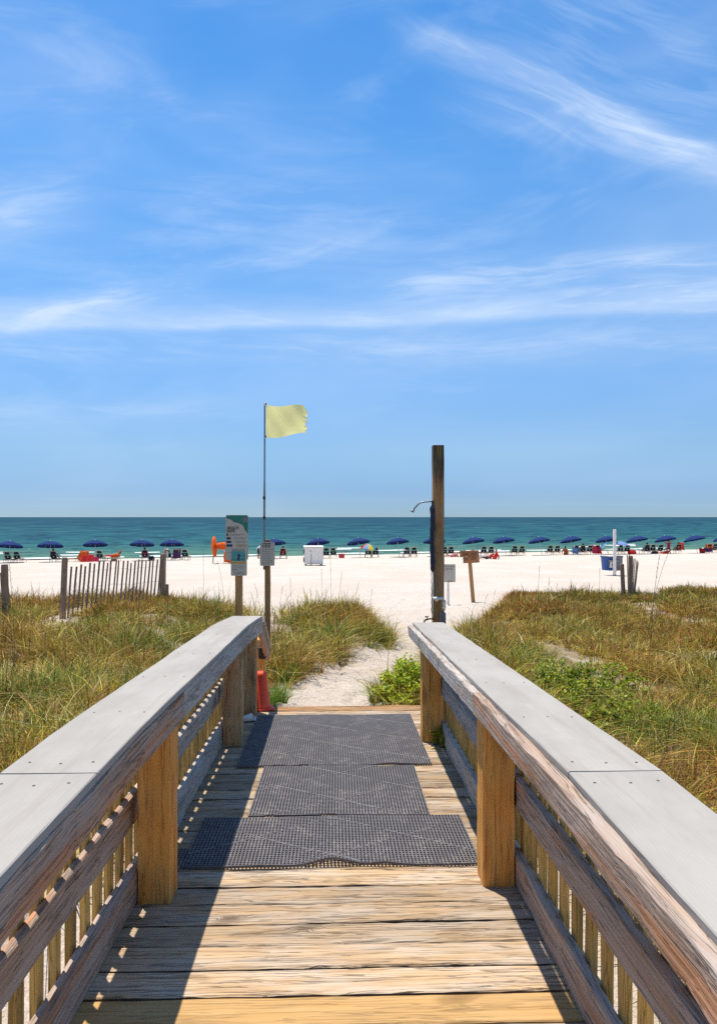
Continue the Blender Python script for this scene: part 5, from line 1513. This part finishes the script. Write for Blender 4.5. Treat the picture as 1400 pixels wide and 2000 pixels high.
# ------------------------------------------------------------------ plants
def strip_mesh(name, base, direction, length, width, bend, side, tint, mat_, levels=3):
    """many tapered bending blades at once; all inputs are arrays with one row per blade"""
    n = len(base); ts = np.linspace(0, 1, levels + 1)
    up = np.array([0, 0, 1.0])
    pts = []
    for t_ in ts:
        horiz = direction * (bend * t_ ** 2 * length)[:, None]
        vert = up[None] * (length * (t_ - 0.35 * np.minimum(bend, 1.5) * t_ ** 2))[:, None]
        pts.append(base + horiz + vert)
    VV = []
    for k, t_ in enumerate(ts[:-1]):
        w_ = (width * (1 - 0.55 * t_) / 2)[:, None] * side
        VV += [pts[k] - w_, pts[k] + w_]
    VV.append(pts[-1])
    nv = len(VV)
    V = np.stack(VV, 1).reshape(-1, 3)
    off = (np.arange(n) * nv)[:, None]
    quads = [np.concatenate([off + 2 * k, off + 2 * k + 1, off + 2 * k + 3, off + 2 * k + 2], 1) for k in range(levels - 1)]
    tri = np.concatenate([off + 2 * levels - 2, off + 2 * levels - 1, off + 2 * levels], 1)
    q = np.concatenate(quads, 0)
    me = bpy.data.meshes.new(name)
    me.vertices.add(len(V)); me.vertices.foreach_set('co', V.astype(np.float32).ravel())
    loops = np.concatenate([q.ravel(), tri.ravel()]).astype(np.int32)
    starts = np.concatenate([np.arange(len(q)) * 4, len(q) * 4 + np.arange(len(tri)) * 3]).astype(np.int32)
    me.loops.add(len(loops)); me.loops.foreach_set('vertex_index', loops)
    me.polygons.add(len(starts)); me.polygons.foreach_set('loop_start', starts)
    me.polygons.foreach_set('use_smooth', np.ones(len(starts), bool))
    me.update(calc_edges=True); me.materials.append(mat_)
    ca = me.attributes.new('tint', 'FLOAT_COLOR', 'POINT')
    shade = np.linspace(0.75, 1.1, levels + 1)
    tt = np.repeat(tint, nv, 0)
    ca.data.foreach_set('color', np.concatenate([tt, np.ones((len(tt), 1))], 1).astype(np.float32).ravel())
    return me


G_GREEN = np.array([(0.14, 0.20, 0.022), (0.21, 0.26, 0.025), (0.11, 0.165, 0.035), (0.28, 0.29, 0.030)])
G_OLIVE = np.array([(0.35, 0.275, 0.032), (0.45, 0.335, 0.038), (0.26, 0.22, 0.032), (0.50, 0.36, 0.055)])
G_STRAW = np.array([(0.60, 0.42, 0.140), (0.50, 0.33, 0.090), (0.64, 0.48, 0.22)])
G_RUST = np.array([(0.34, 0.145, 0.030), (0.26, 0.115, 0.030), (0.42, 0.20, 0.040)])


def pick(pal, n): return pal[rng.integers(0, len(pal), n)] * rng.uniform(.75, 1.25, (n, 1))


def grass_patch(name, label, xlim, ylim, n_clumps, side_sel):
    # clump centres where the dunes are grown over, inside or just outside what can be seen
    N = n_clumps * 14
    Y = ylim[0] + (ylim[1] - ylim[0]) * rng.uniform(0, 1, N) ** 0.9
    X = rng.uniform(xlim[0], xlim[1], N)
    ok = (X > -0.52 * Y - 1.6) & (X < 0.60 * Y + 1.6) & (((X < -1.02) | (X > 0.98)) | (Y > 7.0))
    X, Y = X[ok], Y[ok]
    v, _ = dune_m(X, Y)
    patch = sstep(0.38, 0.56, fbm(X * 0.9, Y * 0.8, 71)) * 0.88 + 0.12
    bare = 1 - bare_sand(X, Y)
    crest = np.where(X < 0, 1 - 0.55 * sstep(12.5, 15.0, Y) * (X < -3.2), 1.0)
    # keep the grazing far dune as dense in the picture as the near one
    dens = v ** 1.5 * patch * (0.06 + 0.94 * bare) * crest
    keep = rng.uniform(0, 1, len(X)) < dens
    X, Y, v = X[keep][:n_clumps], Y[keep][:n_clumps], v[keep][:n_clumps]
    n = len(X)
    nb = rng.integers(10, 44, n)
    cid = np.repeat(np.arange(n), nb)
    cr = rng.uniform(.05, .20, n)
    a = rng.uniform(0, 2 * np.pi, len(cid)); rr = np.sqrt(rng.uniform(0, 1, len(cid))) * cr[cid]
    bx, by = X[cid] + np.cos(a) * rr, Y[cid] + np.sin(a) * rr
    bz = ground_z(bx, by) - 0.01
    hn = fbm(X * 0.8, Y * 0.8, 77)
    ch = 0.17 + 0.30 * hn
    ch *= np.where(X > 2.5, 0.66 + 0.2 * (Y < 9), 1.0)                     # right dune is shorter
    ch *= np.where((X > -3.4) & (X < 2) & (Y > 8), 1.16, 1.0)
    ch *= np.where((X < -3) & (Y > 12), 0.80, 1.0)
    tuft = np.where(rng.uniform(0, 1, n) < .10, 1.55, 1.0) * rng.uniform(.75, 1.2, n)
    L = ch[cid] * tuft[cid] * rng.uniform(.45, 1.25, len(cid))
    az_ = a + rng.normal(0, .9, len(cid)) + 0.0
    D = np.stack([np.cos(az_) + 0.12, np.sin(az_) * 0.9, np.zeros(len(cid))], 1)
    D /= np.linalg.norm(D, axis=1)[:, None] + 1e-6
    S = np.stack([np.cos(a * 3.1 + 1), np.sin(a * 3.1 + 1), np.zeros(len(cid))], 1)
    bend = np.abs(rng.normal(0.70, 0.55, len(cid)))
    flop = rng.uniform(0, 1, len(cid)) < 0.22
    bend[flop] += 1.0
    wd = (0.0060 + 0.00050 * by) * rng.uniform(.6, 1.5, len(cid))
    # colour: by species patch, then by blade
    hue = 0.5 + (fbm(X * 0.7 + 9, Y * 0.6, 81, 3) - 0.5) * 1.5 + rng.normal(0, .11, n)
    edge = 1 - sstep(.3, .9, v)
    mixp = hue[cid] + 0.10 * edge[cid]
    T = pick(G_OLIVE, len(cid))
    lum = np.exp(rng.normal(-.03, .36, n))[cid][:, None]
    u = rng.uniform(0, 1, len(cid))
    pg = sstep(.48, .68, mixp) * .70 + .09
    pr = sstep(.50, .30, mixp) * .45 + .05 + 0.34 * (X[cid] > 3) * sstep(13, 17, Y[cid])
    ps = .10 + .35 * sstep(.40, .50, mixp) * sstep(.62, .52, mixp) + 0.08 * (X[cid] < 0)
    g_ = u < pg; T[g_] = pick(G_GREEN, g_.sum())
    u = rng.uniform(0, 1, len(cid)); s_ = u < ps; T[s_] = pick(G_STRAW, s_.sum())
    u = rng.uniform(0, 1, len(cid)); r_ = u < pr; T[r_] = pick(G_RUST, r_.sum())
    T = np.clip(T * lum, .01, .85)
    me = strip_mesh(name, np.stack([bx, by, bz], 1), D, L, wd, bend, S, T, M['grass'])
    return tag(link(bpy.data.objects.new(name, me)), label, 'grass', kind='stuff')


grass_patch('dune_grass', 'olive and straw dune grass covering the dune with the long slat fence', (-12, 2.2), (1.0, 19.5), 7200, -1)
grass_patch('dune_grass', 'olive, green and rust dune grass covering the dune behind the shower-side railing', (0.9, 15), (1.0, 21.5), 7000, 1)


def grass_clump(px, d_, label, n, r_, h_, pal):
    x, y = at(px, d_)
    root = empty('grass_clump', (x, y, gz(x, y)), 0, label, 'grass clump')
    a = rng.uniform(0, 2 * np.pi, n); rr = np.sqrt(rng.uniform(0, 1, n)) * r_
    bx, by = np.cos(a) * rr, np.sin(a) * rr
    bz = ground_z(bx + x, by + y) - gz(x, y) - .01
    az_ = a + rng.normal(0, .7, n); D = np.stack([np.cos(az_) + .2, np.sin(az_), np.zeros(n)], 1); D /= np.linalg.norm(D, axis=1)[:, None] + 1e-6
    S = np.stack([np.cos(a * 3.1), np.sin(a * 3.1), np.zeros(n)], 1)
    me = strip_mesh('blades', np.stack([bx, by, bz], 1), D, h_ * rng.uniform(.5, 1.2, n), np.full(n, .0075), np.abs(rng.normal(.5, .4, n)), S, pick(pal, n), M['grass'])
    o = bpy.data.objects.new('blades', me); link(o, root); tag(o, kind='stuff')
    return root


FRESH = np.array([(0.14, 0.27, 0.03), (0.20, 0.33, 0.035), (0.11, 0.21, 0.05), (0.30, 0.33, 0.04)])
grass_clump(519, 8.8, 'fresh green grass clump beside the boardwalk end and the red cone', 800, .26, .32, FRESH)
grass_clump(541, 10.4, 'green grass clump where the mound meets the sand path', 650, .30, .32, FRESH * .85)
grass_clump(762, 9.1, 'green grass clump in front of the lime bush on the path edge', 700, .26, .36, FRESH)


def leafy_bush(px, py, label, rx, ry, h, n, pal, seed, name='leafy_bush', pos=None, leaf=.046):
    r = np.random.default_rng(seed)
    x, y, g = pos if pos else hit(px, py)[:3]
    root = empty(name, (x, y, g), 0, label, 'bush', None)
    st = MB(); tips = []
    for k in range(max(5, n // 55)):
        a = r.uniform(0, 2 * np.pi); q = math.sqrt(r.uniform(0, 1))
        t = (rx * q * math.cos(a), ry * q * math.sin(a), h * (1 - .55 * q * q) * r.uniform(.6, 1.1))
        b_ = (t[0] * .35, t[1] * .35, -.04)
        gz0 = gz(x + b_[0], y + b_[1]) - g
        st.tube([(b_[0], b_[1], gz0 - .03), (t[0] * .7, t[1] * .7, t[2] * .55), t], [.006, .004, .002], 4, False)
        tips.append((b_, t))
    tag(st.build('stem', M['twig'], root), kind='stuff')
    V, Fc, T = [], [], []
    for k in range(n):
        b_, t = tips[r.integers(0, len(tips))]; q = r.uniform(.35, 1.05)
        c = np.array(b_) * (1 - q) + np.array(t) * q + r.normal(0, .018, 3)
        a = r.uniform(0, 2 * np.pi); d_ = np.array([math.cos(a), math.sin(a), r.uniform(-.1, .9)]); d_ /= np.linalg.norm(d_)
        s_ = np.cross(d_, r.normal(0, 1, 3) * .4 + np.array([0, 0, 1])); s_ /= np.linalg.norm(s_) + 1e-6; nn = np.cross(s_, d_)
        l_ = leaf * r.uniform(.7, 1.4); w_ = l_ * .26
        i0 = len(V)
        V += [c, c + d_ * l_ * .5 + s_ * w_ + nn * l_ * .06, c + d_ * l_, c + d_ * l_ * .5 - s_ * w_ + nn * l_ * .06]
        Fc += [(i0, i0 + 1, i0 + 2), (i0, i0 + 2, i0 + 3)]
        T += [pal[r.integers(0, len(pal))] * r.uniform(.7, 1.3)] * 4
    o = mk('foliage', V, Fc, M['leaf'], root); tag(o, kind='stuff')
    ca = o.data.attributes.new('tint', 'FLOAT_COLOR', 'POINT')
    ca.data.foreach_set('color', np.concatenate([np.array(T), np.ones((len(T), 1))], 1).astype(np.float32).ravel())
    return root


LIME = np.array([(0.30, 0.40, 0.015), (0.44, 0.50, 0.018), (0.17, 0.28, 0.012), (0.55, 0.52, 0.022)])
xq, yq = at(800, 8.6)
leafy_bush(0, 0, 'bright lime-green leafy bush beside the path and the railing end post', .42, .70, .50, 7000, LIME, 1, pos=(xq, yq, gz(xq, yq)))
for j, (px, d_) in enumerate(((1085, 8.3), (1125, 7.5), (1150, 8.6))):
    xq, yq = at(px, d_)
    leafy_bush(0, 0, ('low leafy green shrub growing in the dune grass behind the shower-side railing', 'low leafy green shrub close against the shower-side railing', 'low leafy green shrub among rust-coloured grass')[j], .75, .85, .34, 3000, LIME * np.array([.66, .66, .8]), 11 + j, pos=(xq, yq, gz(xq, yq)), name='low_shrub')
xq, yq = at(1250, 7.2); leafy_bush(0, 0, 'small pale yellow-green shrub low in the rust-coloured grass', .30, .3, .22, 500, LIME * .8, 17, pos=(xq, yq, gz(xq, yq)), name='low_shrub')
leafy_bush(0, 0, 'small weed growing up between deck planks and railing post', .05, .10, .13, 90, LIME * .7, 19, pos=(0.755, 5.28, deck_z(5.28) + .002), name='weed')


def sea_oat(px, base_py, top_px, top_py, label, head=True, thick=.0035, d=None):
    if d is None: x, y, g, d = hit(px, base_py)
    else: x, y = at(px, d); g = gz(x, y)
    k = d / F_PX
    root = empty('sea_oat', (x, y, g - .02), 0, label, 'sea oat', 'dry sea oat stalks')
    T = Vector(((top_px - px) * k, 0.05 * random.uniform(-1, 1), zc(top_py, d) - g + .02))
    C = Vector((T.x * .25, 0, T.z * .6))
    P = [(1 - q) ** 2 * Vector((0, 0, 0)) + 2 * q * (1 - q) * C + q * q * T for q in [i_ / 11 for i_ in range(12)]]
    MB().tube(P, [thick * (1 - .5 * q) for q in np.linspace(0, 1, 12)], 5).build('stem', M['stalk'], root)
    if head:
        mb = MB()
        for q in range(11):
            b_ = P[-1].lerp(P[-4], q / 11); s = (-1) ** q
            e = b_ + Vector((s * random.uniform(.008, .02), random.uniform(-.012, .012), random.uniform(-.01, .03)))
            mb.tube([b_, b_.lerp(e, .5), e], [.001, thick * .9, .0006], 4)
        tag(mb.build('seed_head', M['stalk'], root), kind='stuff')
    for q in range(3):
        b_ = P[2 + q]; s = random.choice((-1, 1)); e = b_ + Vector((s * .10, random.uniform(-.05, .05), .05))
        MB().tube([b_, b_.lerp(e, .5) + Vector((0, 0, .03)), e], [.002, .0025, .0005], 4).build('leaf', M['stalk'], root)
    return root


LEFT = 'thin dark sea oat stalk standing in the grass on the slat fence side'
CEN = 'thin sea oat stalk rising from the mound between sign posts and path'
RGT = 'thin sea oat stalk on the dune crest behind the shower-side railing'
for a in ((28, 1345, 15, 1165), (10, 1330, 4, 1180), (30, 1330, 20, 1100), (240, 1335, 238, 1245), (272, 1260, 270, 1180), (329, 1240, 325, 1160)): sea_oat(*a, LEFT)
for a in ((398, 1205, 397, 1075), (440, 1200, 425, 1095), (568, 1215, 567, 1128), (629, 1215, 628, 1112), (636, 1215, 637, 1150), (647, 1215, 645, 1090), (660, 1215, 668, 1118), (690, 1215, 700, 1140), (545, 1215, 552, 1145), (510, 1205, 497, 1140), (722, 1215, 727, 1150), (612, 1215, 605, 1150)): sea_oat(*a, CEN)
for a in ((1050, 1200, 1053, 1105), (1070, 1195, 1073, 1130), (1170, 1185, 1172, 1110), (1086, 1190, 1088, 1140), (930, 1215, 912, 1185), (960, 1200, 968, 1150), (942, 1205, 952, 1160)): sea_oat(*a, RGT)
sea_oat(1268, 1390, 1290, 1085, 'tallest leaning sea oat stalk crossing another beside the fence slat cluster', d=10.5, thick=.0045)
sea_oat(1262, 1320, 1310, 1070, 'long slanting sea oat stalk crossing the upright one by the fence slats', d=11.5, thick=.0035)
sea_oat(1225, 1390, 1215, 1130, 'upright sea oat stalk in front of the fence slat cluster', d=12.5, thick=.003)
